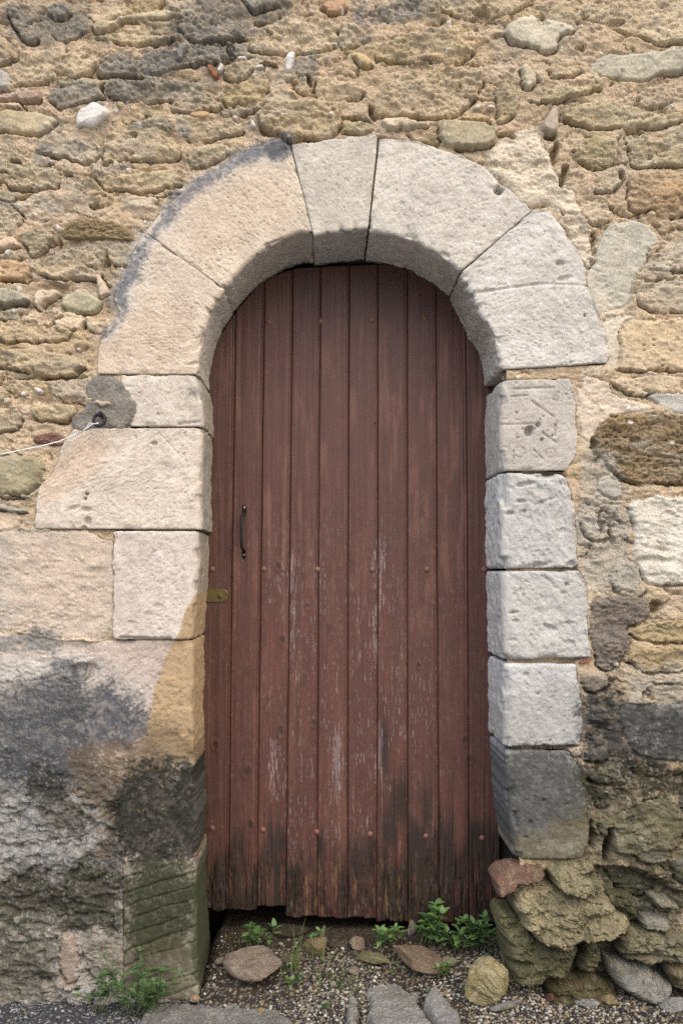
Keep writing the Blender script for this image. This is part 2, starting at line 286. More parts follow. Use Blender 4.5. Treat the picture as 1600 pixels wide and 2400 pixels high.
# ------------------------------------------------------------------ rubble wall
# stones traced from the photograph: (outline, colour, protrusion cm, type, edge px)
ST = [
    ([(232,153),(253,128),(281,126),(316,139),(327,163),(332,184),(296,189),(255,179),(232,176)], '#9b8f7c', 3.0, 'r', 16),
    ([(122,214),(143,202),(230,196),(245,204),(248,230),(250,237),(179,247),(143,255),(120,245),(112,224)], '#a39681', 2.6, 'b', 16),
    ([(-20,265),(25,255),(64,260),(143,276),(128,296),(112,316),(51,318),(-20,308)], '#ab9972', 1.6, 's', 12),
    ([(-20,222),(30,218),(60,211),(95,213),(98,232),(85,240),(60,241),(40,236),(-20,238)], '#a88a72', 2.4, 's', 10),
    ([(-20,165),(15,165),(27,178),(28,205),(20,212),(-20,210)], '#aaa59c', 2.2, 's', 9),
    ([(42,140),(40,125),(100,118),(230,128),(228,165),(180,185),(120,195),(40,200),(36,170)], '#b9a277', 1.4, 'b', 14),
    ([(-20,112),(10,114),(35,118),(40,140),(20,150),(-20,155)], '#a08c6a', 1.8, 'b', 9),
    ([(15,25),(50,18),(60,60),(95,65),(90,95),(60,105),(30,60)], '#a3967c', 1.8, 'r', 12),
    ([(105,35),(120,10),(150,3),(165,20),(160,35),(130,45)], '#b3ad99', 2.2, 'r', 12),
    ([(215,60),(240,48),(265,55),(300,40),(340,30),(400,22),(420,30),(410,45),(350,52),(300,55),(270,70),(230,85)], '#b8a57c', 2.2, 's', 9),
    ([(225,88),(300,72),(400,60),(420,66),(420,95),(330,110),(240,98)], '#bda67a', 1.6, 'b', 10),
    ([(335,130),(360,117),(430,107),(530,110),(540,140),(520,150),(430,155),(345,183),(333,160)], '#978c78', 2.2, 'b', 14),
    ([(255,196),(330,192),(400,187),(470,195),(500,225),(440,240),(330,245),(260,235)], '#a59980', 2.0, 'r', 13),
    ([(425,45),(470,38),(545,40),(565,75),(580,90),(540,98),(430,100),(420,75)], '#9d907a', 2.2, 'b', 14),
    ([(560,-10),(680,-10),(685,12),(640,20),(590,32),(580,20)], '#a8997c', 2.6, 'b', 10),
    ([(748,15),(770,0),(810,-10),(812,25),(785,40),(770,35),(755,22)], '#b48a62', 2.2, 's', 9),
    ([(590,75),(650,45),(700,35),(745,45),(790,60),(800,110),(760,125),(700,130),(600,125),(575,110)], '#bda67c', 1.6, 'r', 18),
    ([(520,190),(528,155),(545,147),(595,150),(600,165),(580,180),(560,195)], '#ad965f', 2.2, 'r', 12),
    ([(515,205),(560,197),(625,170),(635,190),(630,215),(600,245),(550,250),(520,240)], '#ae9662', 1.8, 'r', 14),
    ([(610,260),(620,240),(690,235),(760,232),(800,240),(800,280),(795,310),(760,328),(710,328),(660,323),(620,308),(612,290)], '#a89264', 3.4, 'b', 18),
    ([(515,260),(560,250),(610,250),(605,262),(560,270),(525,275)], '#938874', 2.4, 'b', 8),
    ([(440,295),(460,285),(550,280),(570,300),(560,320),(480,333),(445,333)], '#b7a27a', 2.0, 'r', 12),
    ([(400,245),(470,222),(520,242),(530,250),(500,262),(430,270),(400,262)], '#b09d79', 1.5, 'r', 12),
    ([(440,347),(500,337),(535,347),(540,365),(500,383),(450,400),(442,380)], '#b3a078', 1.8, 'b', 10),
    ([(240,310),(300,302),(380,298),(410,320),(430,350),(420,383),(330,375),(270,380),(245,393),(240,350)], '#b9a47a', 1.8, 'r', 14),
    ([(80,352),(150,347),(225,332),(235,342),(235,375),(200,382),(160,375),(100,362)], '#b7a079', 1.8, 'b', 10),
    ([(5,395),(60,385),(140,395),(145,440),(100,450),(50,450),(10,440)], '#ad9a74', 2.0, 'r', 14),
    ([(235,415),(300,410),(400,400),(430,415),(430,440),(350,455),(260,445),(235,430)], '#b5a075', 1.8, 'b', 12),
    ([(47,562),(51,549),(77,539),(112,541),(135,562),(107,585),(77,605),(64,580)], '#968a66', 2.8, 'b', 10),
    ([(-20,575),(10,558),(35,556),(47,570),(40,582),(-20,596)], '#c2a582', 2.4, 's', 10),
    ([(-20,607),(60,610),(80,625),(78,655),(-20,658)], '#b08a58', 2.0, 'p', 8),
    ([(85,625),(110,597),(200,582),(225,602),(245,625),(240,650),(180,660),(90,650)], '#b39c72', 2.0, 'r', 14),
    ([(222,650),(230,640),(250,670),(255,690),(235,700),(226,680)], '#c3a684', 1.8, 's', 7),
    ([(205,470),(260,457),(268,470),(240,490),(215,490)], '#b59f78', 2.4, 'r', 9),
    ([(-20,497),(45,494),(58,508),(50,535),(20,550),(-20,550)], '#ab9b7c', 2.0, 'r', 10),
    ([(-20,677),(20,677),(55,685),(78,700),(75,712),(-20,714)], '#989077', 2.8, 's', 8),
    ([(80,690),(110,678),(140,680),(140,695),(100,712),(95,732),(82,720)], '#c0a888', 2.0, 's', 8),
    ([(145,690),(190,682),(240,700),(240,718),(225,738),(170,735),(145,720)], '#9f9670', 1.8, 's', 10),
    ([(-20,822),(60,817),(160,827),(195,850),(205,862),(180,880),(120,888),(60,870),(-20,860)], '#aa966e', 3.0, 'b', 15),
    ([(-20,760),(60,755),(150,760),(180,790),(120,805),(-20,800)], '#b29b70', 1.4, 'r', 14),
    ([(-20,960),(30,952),(48,970),(50,1000),(20,1010),(-20,1015)], '#a3967c', 2.2, 'r', 12),
    ([(75,950),(120,945),(180,950),(185,975),(130,990),(80,985)], '#a79064', 1.8, 'b', 9),
    ([(-20,1070),(40,1065),(105,1070),(110,1110),(95,1140),(60,1163),(0,1163),(-20,1160)], '#8f8460', 2.6, 's', 16),
    ([(-20,1178),(40,1187),(75,1197),(50,1206),(-20,1192)], '#86806f', 2.0, 's', 6),
    ([(-20,1200),(40,1198),(55,1212),(45,1240),(-20,1246)], '#bfa484', 1.4, 'f', 6),
    ([(-60,1252),(60,1244),(262,1246),(266,1340),(263,1492),(200,1500),(60,1480),(-60,1480)], '#b3a08a', 1.0, 'f', 4),
    ([(-60,1486),(60,1486),(200,1506),(262,1500),(262,1560),(180,1575),(60,1600),(-60,1600)], '#b0a090', .9, 'f', 6),
    ([(880,145),(885,105),(930,85),(1000,70),(1100,60),(1118,80),(1115,110),(1090,150),(1060,150),(1000,140),(960,145),(900,140)], '#b49c6a', 1.8, 'r', 18),
    ([(865,270),(875,240),(905,210),(945,172),(1000,162),(1060,158),(1130,166),(1135,205),(1110,240),(1070,275),(1020,280),(960,275),(900,270)], '#b49d72', 2.4, 'r', 20),
    ([(820,128),(840,122),(880,150),(865,165),(840,150)], '#b89f68', 1.8, 's', 9),
    ([(800,287),(845,267),(875,287),(868,313),(800,323)], '#a8925f', 2.4, 'b', 10),
    ([(885,283),(905,275),(1005,290),(990,303),(920,305),(900,298)], '#bfab8a', 2.6, 's', 6),
    ([(1032,287),(1060,283),(1160,297),(1163,310),(1158,335),(1130,352),(1090,347),(1040,347),(1030,320)], '#a0926e', 3.4, 's', 7),
    ([(1070,280),(1110,267),(1150,270),(1153,290),(1100,286)], '#b4975e', 2.6, 'r', 6),
    ([(1155,230),(1170,200),(1185,180),(1210,200),(1220,240),(1200,275),(1167,298),(1165,265)], '#a69467', 2.4, 'r', 16),
    ([(790,55),(830,55),(855,95),(835,110),(790,120)], '#b3a58a', 1.8, 'r', 12),
    ([(680,170),(760,180),(850,190),(862,215),(830,240),(740,225),(690,215)], '#b9a076', 1.4, 'r', 14),
    ([(945,307),(1000,305),(1030,317),(1025,345),(985,338),(955,325)], '#a58e5e', 1.6, 'r', 8),
    ([(1085,362),(1110,357),(1138,372),(1130,398),(1110,385),(1090,375)], '#a29068', 2.4, 'r', 8),
    ([(1180,70),(1200,45),(1260,40),(1345,60),(1345,75),(1300,90),(1305,120),(1270,130),(1240,110),(1200,105),(1185,90)], '#b5ab8f', 2.0, 's', 10),
    ([(1020,10),(1080,-20),(1200,-20),(1260,0),(1200,30),(1120,45),(1040,40)], '#c0aa80', 1.2, 'r', 16),
    ([(1365,0),(1460,-20),(1660,-20),(1660,100),(1580,110),(1480,90),(1430,60),(1365,50)], '#c2ae86', 1.5, 'r', 22),
    ([(1380,160),(1400,137),(1430,124),(1480,131),(1540,119),(1620,116),(1660,120),(1660,170),(1560,172),(1510,190),(1440,185),(1390,175)], '#a9a187', 1.4, 's', 8),
    ([(1275,155),(1300,142),(1340,140),(1375,165),(1345,180),(1290,190)], '#b49b68', 2.0, 'b', 9),
    ([(1215,160),(1230,150),(1255,180),(1252,210),(1228,215),(1220,190)], '#aea07f', 3.0, 's', 9),
    ([(1262,225),(1280,205),(1370,192),(1415,210),(1370,220),(1310,238),(1270,243)], '#aa9a6c', 2.2, 'b', 9),
    ([(1310,260),(1330,255),(1400,237),(1470,250),(1540,270),(1600,262),(1600,290),(1540,300),(1480,300),(1420,307),(1380,300),(1320,285)], '#aa9c74', 2.2, 'b', 14),
    ([(1460,312),(1540,322),(1660,312),(1660,380),(1560,393),(1480,393),(1470,350)], '#a99a6e', 2.0, 'r', 14),
    ([(1330,350),(1390,322),(1440,322),(1455,345),(1440,380),(1400,403),(1360,393),(1335,370)], '#a3925f', 2.4, 'r', 14),
    ([(1470,407),(1540,400),(1660,402),(1660,500),(1540,513),(1520,490),(1480,500),(1465,460)], '#a47c44', 2.2, 'b', 14),
    ([(1390,440),(1420,412),(1460,402),(1465,425),(1430,455),(1400,460)], '#a8946a', 2.0, 'b', 8),
    ([(1150,332),(1240,295),(1262,312),(1280,350),(1300,400),(1340,450),(1362,500),(1345,520),(1300,495),(1260,478),(1230,484),(1180,444),(1138,385)], '#c6b597', 1.6, 'm', 14),
    ([(1305,500),(1370,505),(1385,560),(1395,600),(1370,640),(1340,570)], '#bfae92', .8, 'm', 6),
    ([(1405,560),(1430,525),(1500,515),(1545,560),(1515,590),(1510,620),(1480,660),(1480,720),(1400,740),(1378,700),(1372,640),(1400,600)], '#a9a38f', 1.2, 'f', 5),
    ([(1517,600),(1560,557),(1660,550),(1660,636),(1560,640),(1512,625)], '#b7a990', 1.8, 'r', 9),
    ([(1510,652),(1660,657),(1660,725),(1500,730),(1490,690)], '#bfae92', 1.8, 'b', 10),
    ([(1405,745),(1500,735),(1450,760),(1455,840),(1425,870),(1420,800)], '#bfae94', .8, 'f', 5),
    ([(1450,752),(1600,742),(1660,742),(1660,868),(1440,872),(1457,840)], '#b89d72', 1.3, 'p', 8),
    ([(1430,884),(1660,877),(1660,925),(1500,928),(1440,910)], '#b39c76', 1.2, 'p', 7),
    ([(1352,880),(1420,890),(1440,930),(1500,940),(1540,955),(1440,970),(1400,1000),(1395,1040),(1352,1020)], '#bdaa90', 1.2, 'f', 6),
    ([(1400,1002),(1430,977),(1520,962),(1560,977),(1660,982),(1660,1130),(1550,1138),(1460,1128),(1420,1090),(1382,1042)], '#93784c', 1.6, 'q', 12),
    ([(1500,922),(1600,927),(1660,932),(1660,970),(1580,975),(1555,955)], '#a39d90', 1.5, 'f', 5),
    ([(1395,1112),(1440,1120),(1460,1150),(1440,1172),(1400,1152)], '#99937f', 1.5, 'f', 5),
    ([(1465,1177),(1500,1167),(1570,1165),(1660,1170),(1660,1368),(1520,1373),(1500,1350),(1480,1300),(1490,1240),(1470,1210)], '#c9c0ad', 1.8, 'w', 9),
    ([(1355,1215),(1400,1197),(1430,1230),(1432,1258),(1400,1272),(1380,1268),(1360,1235)], '#bdb098', 2.0, 'r', 9),
    ([(1430,1320),(1480,1290),(1500,1350),(1515,1390),(1470,1400),(1420,1370)], '#9a9382', 1.6, 'r', 10),
    ([(1380,1402),(1430,1392),(1500,1395),(1520,1410),(1520,1440),(1500,1458),(1460,1470),(1480,1510),(1460,1540),(1440,1570),(1400,1570),(1387,1520),(1377,1470)], '#75685a', 2.2, 'r', 10),
    ([(1465,1475),(1520,1460),(1660,1450),(1660,1500),(1560,1510),(1480,1500)], '#a58e5e', 1.6, 'b', 10),
    ([(1480,1515),(1560,1515),(1660,1508),(1660,1570),(1550,1580),(1470,1560)], '#a0895a', 2.0, 'b', 10),
    ([(1362,1577),(1420,1577),(1430,1610),(1380,1630),(1360,1600)], '#8a7a64', 2.0, 's', 8),
    ([(1445,1645),(1520,1650),(1660,1640),(1660,1790),(1560,1785),(1480,1770),(1450,1700)], '#76736a', 1.6, 'f', 14),
    ([(1370,1752),(1420,1755),(1422,1785),(1370,1790)], '#79705c', 1.8, 's', 7),
    ([(1370,1817),(1430,1815),(1430,1838),(1385,1840)], '#756e58', 1.6, 's', 6),
    ([(1390,1857),(1430,1850),(1420,1895),(1395,1900)], '#837e70', 1.8, 'r', 8),
    ([(1395,1920),(1500,1885),(1560,1862),(1590,1900),(1600,1960),(1560,2000),(1500,2010),(1450,2000),(1410,1965)], '#968b66', 4.5, 'r', 26),
    ([(1592,1852),(1660,1852),(1660,1960),(1605,1940)], '#7a786e', 2.5, 'r', 10),
    ([(1485,1992),(1560,1987),(1572,2020),(1500,2032)], '#a8a294', 2.8, 'r', 8),
    ([(1560,2010),(1660,1990),(1660,2080),(1590,2070)], '#6f7068', 2.5, 'r', 12),
    ([(1420,2030),(1500,2035),(1560,2080),(1500,2120),(1430,2080)], '#6a6546', 2.0, 'r', 16),
    ([(142,2190),(165,2182),(188,2230),(184,2308),(142,2308)], '#a3886f', 1.8, 's', 9),
    ([(195,2190),(280,2185),(283,2300),(205,2302)], '#9d9078', 1.5, 'r', 12),
    ([(155,2320),(230,2305),(215,2350),(170,2365)], '#aca28c', 2.4, 'r', 9),
]
ARCH_IN = [(467,879),(467,850),(478,787),(495,734),(527,680),(570,628),(612,592),(663,562),(705,548),(737,552),(862,540),(902,551),(979,571),(1045,612),(1075,642),(1126,746),(1149,776),(1161,815),(1168,868)]
OPENING = ARCH_IN + [(1170,1100),(1170,1340),(1174,1560),(1180,1757),(1186,1930),(1200,2015),(1200,2600),(462,2600),(459,2024),(458,1800),(453,1600),(466,1330),(474,1240),(480,995)]
BLOCKS_OUT = [   # outline of all dressed blocks: the rubble sinks beneath them
    [(466,879),(230,879),(231,861),(237,794),(265,761),(283,733),(268,700),(306,602),(342,548),(388,490),(439,444),(510,393),(587,352),(653,329),(681,344),(886,318),(979,334),(1024,352),(1086,372),(1132,393),(1167,434),(1208,459),(1246,495),(1285,497),(1315,538),(1353,597),(1366,631),(1376,677),(1392,719),(1407,757),(1419,796),(1426,830),(1422,847),(1415,856),(1170,870)] ,
    [(285,879),(470,879),(480,1001),(476,1240),(465,1330),(455,1498),(455,1798),(459,2022),(465,2330),(289,2330),(288,2020),(440,2018),(440,1505),(268,1500),(268,1243),(82,1240),(87,1190),(97,1139),(120,1118),(138,1083),(153,1037),(178,1006),(305,1003)],
    [(1168,888),(1333,888),(1344,930),(1348,1006),(1344,1075),(1318,1110),(1337,1152),(1348,1236),(1350,1315),(1356,1337),(1373,1366),(1375,1450),(1382,1535),(1348,1553),(1362,1649),(1358,1750),(1333,1757),(1360,1806),(1373,1897),(1379,1955),(1367,2000),(1340,2015),(1195,2015),(1178,1757)],
]

def axis(lo, hi, a, b, fine, coarse):
    return np.concatenate([np.arange(lo, a, coarse), np.arange(a, b, fine), np.arange(b, hi + coarse, coarse)])
gx = axis(-900, 2500, -16, 1616, 2.6, 14.0); gy = axis(-700, 2420, -16, 2420, 2.6, 14.0)
GX, GY = np.meshgrid(gx, gy); shp = GX.shape
x = GX.ravel().astype(np.float32); y = GY.ravel().astype(np.float32)
warpx = 9 * fbm(x / 48, y / 48, 1, 3) + 4.0 * fbm(x / 13, y / 13, 2, 2)
warpy = 7 * fbm(x / 48, y / 48, 3, 3) + 3.5 * fbm(x / 13, y / 13, 4, 2)
xw = x + warpx; yw = y + warpy
Nr = fbm(x / 38, y / 22, 5, 5, .42)
Nb = fbm((x + 3 * warpx) / 62, (y + 2.4 * warpy - .04 * x) / 9.5, 6, 4, .6) * (.25 + .75 * sst(-.25, .5, fbm(x / 110, y / 70, 17, 3)))
Nf = fbm(x / 9.0, y / 5.2, 7, 2, .6) * (.4 + .9 * sst(.3, .7, vn(x / 55, y / 45, 13)))
Ng = fbm(x / 130, y / 90, 8, 3)
def terr(v, e=.22):
    f = np.floor(v); return f + sst(0, e, v - f)
Nt = terr(2.6 * fbm((x + 1.5 * warpx) / 75, (y + 1.2 * warpy) / 20, 41, 4, .55)) / 2.6
Nt2 = terr(2.2 * fbm((x - warpx) / 36, (y + warpy) / 17, 42, 3, .5)) / 2.2
Nc = np.exp(-(fbm((x + warpx) / 80, (y + warpy) / 24, 43, 4, .55) / .05) ** 2) * sst(.5, .7, vn(x / 70, y / 50, 44))
Npit = sst(.76, .90, vn(x / 11, y / 6, 9)) * sst(.35, .6, vn(x / 40, y / 30, 10))
Nq = fbm((x + warpx) / 26, (y + 1.4 * warpy) / 9, 11, 5, .68)
# mortar
H = 0.001 + 0.008 * Ng + 0.0045 * Nr + 0.0050 * Nt2 + 0.0030 * Nf - .005 * Nc
C = np.ones((x.size, 3), np.float32) * hexc('#bfa37d')
C = C * (1 + .10 * Ng + .10 * Nf)[:, None]
tint = sst(-.2, .7, fbm(x / 70, y / 60, 12, 3))[:, None]
C = C * (1 - .45 * tint) + hexc('#b99e70') * .45 * tint
# rubble that fills in between the traced stones (horizontal beds of small stones)
RH, CW = 47.0, 100.0
ci = np.floor(yw / RH)
F1 = np.full(x.shape, 1e9, np.float32); F2 = F1.copy(); ID = np.zeros(x.shape, np.float32); T1 = ID.copy(); DXc = ID.copy(); DYc = ID.copy()
for dj in (-1, 0, 1):
    r = ci + dj; off = hsh(r.astype(np.int64), np.zeros_like(r, np.int64), 20) * CW
    cc = np.floor((xw + off) / CW)
    for di in (-1, 0, 1):
        c = cc + di; a = r.astype(np.int64); b = c.astype(np.int64)
        sx = (c + .15 + .7 * hsh(a, b, 21)) * CW - off; sy = (r + .02 + .96 * hsh(a, b, 22)) * RH
        dx = (xw - sx) / 1.85; dy = yw - sy
        d = np.sqrt(dx * dx + dy * dy)
        idv = hsh(a, b, 23); t1 = hsh(a, b, 24)
        n1 = d < F1
        F2 = np.where(n1, F1, np.minimum(F2, d)); 
        ID = np.where(n1, idv, ID); T1 = np.where(n1, t1, T1); DXc = np.where(n1, dx, DXc); DYc = np.where(n1, dy, DYc)
        F1 = np.where(n1, d, F1)
de = (F2 - F1) * .5 - .8 - 2.0 * ID + 2.4 * fbm(x / 9, y / 8, 14, 2)
is_st = ID > .22
t = np.clip(de / 4.5, 0, 1); prof = np.sqrt(1 - (1 - t) ** 2)
w1 = sst(.3, .7, np.mod(ID * 7.3, 1)); w2 = np.mod(ID * 13.7, 1)      # each stone its own grain
Hs = .001 + (.001 + .009 * T1) * prof + (.0050 * w1 * Nb + .0060 * Nt + (.0015 + .0030 * (1 - w1)) * Nr + (.0012 + .0022 * w2) * Nf - .006 * Npit * (w2 > .55) - .006 * Nc) * (.55 + .45 * prof) \
     + (DYc * (T1 * 1.2 - .75) * .00060 + DXc * (w2 - .5) * .00050) * prof
low = sst(1500, 1600, y) * (x < 700)
sm = np.maximum(sst(-.20, .30, fbm(x / 85, y / 60, 15, 3)), sst(1000, 1150, x) * sst(1500, 1300, y) * .6)      # mortar smeared over the stones
k = sst(-1.5, 1.5, de) * is_st * (1 - .92 * low) * (1 - .8 * sm)
H = H * (1 - k) + Hs * k
pal = 1.06 * np.stack([hexc(h) for h in ('#b59f76', '#b0986a', '#a5977a', '#bba680', '#a89062', '#b2a084', '#9f9070', '#c0a884')])
cs = pal[(T1 * 7.99).astype(int)] * (1 + .10 * Nb + .08 * Nr)[:, None]
C = C * (1 - k[:, None]) + cs * k[:, None]
GR = 1.0 * (1 - k) + (.35 + .85 * w2) * k
crk = np.exp(-((de + .5) / 2.2) ** 2) * is_st * sst(.40, .65, vn(x / 38, y / 30, 25)) * (1 - .95 * low) * sst(-.1, .6, DYc / (F1 + .1)) * (1 - .5 * sm)
H -= .024 * crk
H = H * (1 - low) + low * (.004 + .005 * Ng + .0030 * Nr + .0045 * Nt2 * sst(1700, 1900, y) + .0024 * Nf - .006 * sst(.35, .6, fbm(x / 30, y / 22, 16, 4, .6)) * sst(1750, 1900, y) + (.0065 * terr(2.4 * fbm((x + warpx) / 26, (y + warpy) / 17, 45, 3, .5)) / 2.4 - .010 * sst(.72, .80, vn((x + warpx) / 24, (y + warpy) / 15, 46))) * sst(1780, 1900, y))
# traced stones
rs = np.random.RandomState(4)
TEX = {'r': (.0015, .0034, .0030, .005), 'b': (.0052, .0028, .0026, .004), 's': (.0028, .0015, .0008, .000),
       'f': (.0008, .0028, .0016, .002), 'p': (.0014, .0022, .0018, .010), 'q': (.0, .003, .0025, .010), 'w': (.0030, .0040, .0014, .004), 'm': (.0015, .0065, .0022, .000)}
for i, (p, col, pr, ty, ed) in enumerate(ST):
    pp = chaikin(p); a = np.array(p, float)
    sel = np.nonzero((x > a[:, 0].min() - 16) & (x < a[:, 0].max() + 16) & (y > a[:, 1].min() - 16) & (y < a[:, 1].max() + 16))[0]
    q = .60 if ty in 'sfw' else .85
    xs = x[sel] + q * warpx[sel] * .8; ys = y[sel] + q * warpy[sel] * .8
    if ty == 'f': pr *= .6; ed *= .7
    elif ty in 'rbq': pr *= .66; ed *= .5
    else: pr *= .85
    d = sdf(pp, xs, ys) + 1.6 * Nf[sel]
    dup = sst(-1.0, 3.5, sdf(pp, xs, ys - 5) - d)      # lower edges
    t = np.clip(d / ed, 0, 1); prof = np.sqrt(np.maximum(0, 1 - (1 - t) ** 2))
    bd, ro, fi, pi = TEX[ty]
    cx, cy = a.mean(0)
    tx, tyl = rs.uniform(-.06, .06), rs.uniform(-.16, .04)
    if ty in 'fp': tx *= .15; tyl *= .15
    tk = {'r': .0062, 'b': .0060, 'q': .003, 'm': .006, 'w': .0035}.get(ty, .0010)
    hs = -.004 + pr * .010 * prof + (tk * (Nt if ty in 'bw' else Nt2)[sel] - tk * .9 * Nc[sel] + bd * Nb[sel] + ro * Nr[sel] + fi * Nf[sel] - pi * Npit[sel]) * (.3 + .7 * prof)
    if ty == 'q': hs += .011 * Nq[sel] * prof
    if ty == 'w': hs += .006 * np.sin((y[sel] - .18 * x[sel] + 14 * Ng[sel] * 3) / 9.5) * sst(.4, .7, vn(x[sel] / 90, y[sel] / 60, 33)) * prof
    hs += ((x[sel] - cx) * tx + (y[sel] - cy) * tyl) * S * prof
    k = sst(-1.3, 1.3, d)
    if ty in 'rb' and a[:, 1].mean() < 1450: k = k * (1 - .55 * sst(.1, .5, fbm(x[sel] / 70, y[sel] / 45, 500 + i, 3)))
    H[sel] = H[sel] * (1 - k) + hs * k
    GR[sel] = GR[sel] * (1 - k) + {'r': .95, 'b': .8, 's': .30, 'f': .40, 'p': .55, 'q': 1.1, 'w': .6, 'm': .5}[ty] * k
    amp = .05 if ty in 'f' else .13
    cb = hexc(col)
    if ty in 'rbp' and y[sel].mean() < 1480: cb = cb * .72 + hexc('#c0a880') * .30
    cv = cb[None] * (1 + amp * Nb[sel] + amp * .8 * Nr[sel] + .05 * Nf[sel])[:, None]
    if ty in 'rbq':
        tt = sst(-.1, .9, fbm(x[sel] / 60, y[sel] / 26, 300 + i, 3))[:, None] * .35
        cv = cv * (1 - tt) + hexc(('#a98f5c', '#bfae90', '#9a907c')[i % 3]) * tt
    C[sel] = C[sel] * (1 - k[:, None]) + cv * k[:, None]
    if ty not in 'f' or True:
        g = np.exp(-((d + .8) / (1.8 + 1.2 * dup)) ** 2) * sst(.30, .60, vn(x[sel] / 42, y[sel] / 34, 400 + i) + .25 * dup - .1) * (.003 + .020 * dup if ty not in 'f' else .005)
        H[sel] -= g
# recesses (deep holes in the masonry)
for cx, cy, rx, ry, dp in [(1541,1420,17,16,.05),(1428,1982,13,40,.09),(1385,1960,8,30,.06),(1452,415,9,14,.03),(1300,360,9,26,.04),(1322,420,8,30,.04),(1285,318,10,14,.04),
                           (1330,150,30,8,.0),(345,275,7,7,.03),(1262,52,10,10,.02),(1128,30,14,9,.025),(1355,112,9,8,.02),(1438,50,22,9,.015),(40,378,18,6,.03),
                           (165,413,10,6,.025),(222,485,10,5,.02),(190,600,0,0,0),(1480,312,22,7,.03),(870,262,9,18,.035),(830,285,30,5,.03),(1395,1035,8,14,.03),
                           (715,328,70,5,.03),(1180,318,22,6,.04),(205,1570,34,20,.022),(135,566,7,10,.03),(98,238,6,9,.03),(246,212,5,16,.03),(-5,718,70,5,.03),(20,660,60,4,.03),
                           (150,885,60,5,.018),(190,866,14,8,.03),(1470,205,0,0,0),(1395,570,5,18,.02),(1080,352,12,9,.03),(60,2370,30,8,.03),(1000,345,25,6,.03),(1545,1412,0,0,0),
                           (720,188,6,14,.03),(735,205,5,9,.03),(110,885,6,3,.02),(100,2300,16,9,.03),(1410,1222,5,30,.025),(1432,1250,5,25,.02),(1540,655,40,5,.014)]:
    if rx == 0 or dp == 0: continue
    sel = np.nonzero((abs(x - cx) < rx * 2 + 8) & (abs(y - cy) < ry * 2 + 8))[0]
    e = np.sqrt(((xw[sel] - cx) / rx) ** 2 + ((yw[sel] - cy) / ry) ** 2)
    H[sel] -= dp * sst(1.25, .7, e)
kp = sst(-12, 12, sdf([(1170,2060),(1460,2030),(1600,2090),(1660,2100),(1660,2345),(1250,2345),(1150,2200)], xw, yw)); H -= .04 * kp
# small pebbles and grit in the mortar
pr_ = np.random.RandomState(11)
npb = 1500
bx = pr_.uniform(-10, 1610, npb); by = np.where(pr_.rand(npb) < .8, pr_.uniform(-10, 1200, npb), pr_.uniform(1200, 2330, npb))
hot = vn(bx / 80, by / 60, 40) > .42
pebc = [hexc(h) for h in ('#d8d2c6', '#cdbb9c', '#c4ab86', '#d6c4ac', '#b59a74', '#a8a298')]
for j in range(npb):
    if not hot[j]: continue
    if bx[j] > 1340 and by[j] > 1560: continue
    r = 1.6 + 5.2 * pr_.rand() ** 3.0; asp = pr_.uniform(.55, .95); an = pr_.uniform(-.6, .6)
    jx0, jx1 = np.searchsorted(gx, (bx[j] - r * 2, bx[j] + r * 2)); jy0, jy1 = np.searchsorted(gy, (by[j] - r * 2, by[j] + r * 2))
    if jx1 <= jx0 or jy1 <= jy0: continue
    sel = (np.arange(jy0, jy1)[:, None] * shp[1] + np.arange(jx0, jx1)[None]).ravel()
    dx = x[sel] - bx[j]; dy = y[sel] - by[j]
    e = np.sqrt(((dx * math.cos(an) + dy * math.sin(an)) / r) ** 2 + ((-dx * math.sin(an) + dy * math.cos(an)) / (r * asp)) ** 2)
    k = sst(1.15, .8, e)
    H[sel] += k * (.0022 + r * S * .45 * np.sqrt(np.maximum(0, 1 - e * e * .8)))
    cc = pebc[pr_.randint(6)] if pr_.rand() < .75 else pebc[0]
    C[sel] = C[sel] * (1 - k[:, None] * .9) + cc * k[:, None] * .9
C = C * (1 - low[:, None] * .85) + hexc('#aaa49b') * (1 + .2 * Nr)[:, None] * low[:, None] * .85
C = stain(C, x, y)
C *= (1 + .28 * sst(1680, 1480, y))[:, None]; C = (C * .83 + .17 * C.mean(1, keepdims=True)) * np.array([1.0, 1.0, .99], np.float32)
wk = (sst(-.1, .8, fbm(x / 150, y / 110, 18, 5, .6)) * .38 * sst(1700, 1450, y))[:, None]; C = C * (1 - wk) + hexc('#b1a795') * 1.15 * wk
wk = (sst(.0, .8, fbm(x / 60, y / 50, 19, 5, .65)) * .40 * sst(900, 300, y) * (.3 + .7 * sst(1000, 500, x)))[:, None]; C = C * (1 - wk) + hexc('#8f8a80') * wk
C = C
# sink beneath the dressed blocks, cut the doorway
SOFT = [(268,1502),(455,1502),(455,2016),(300,2016),(300,1870),(280,1820),(236,1770),(232,1650),(236,1530)]
for p in BLOCKS_OUT + [SOFT]:
    wide = p is SOFT
    a = np.array(p); sel = np.nonzero((x > a[:, 0].min() - 10) & (x < a[:, 0].max() + 10) & (y > a[:, 1].min() - 10) & (y < a[:, 1].max() + 10))[0]
    d = sdf(p, x[sel], y[sel]); k = sst(-30.0, 40.0, d) if wide else sst(-1.0, 7.0, d)
    near = sst(-26, -2, d) * (1 - k) * (0 if wide else 1)
    H[sel] = np.where(near > 0, H[sel] * (1 - .55 * near) + .002 * near, H[sel])
    H[sel] = H[sel] * (1 - k) - .016 * k
V = np.stack([(x - X0) * S, -H, CZ + (Y0 - y) * S], 1)
do = sdf(OPENING, x, y)
keep = do < -16
F = grid_faces(*shp)
F = F[keep[F].all(1)]
used = np.zeros(len(V), bool); used[F.ravel()] = True; remap = np.cumsum(used) - 1
wall = empty('stone_wall', (0, 0, 0))
tag(wall, 'old rubble stone wall of tan bedded stones and mortar around the doorway, grey and mossy at its foot', 'wall')
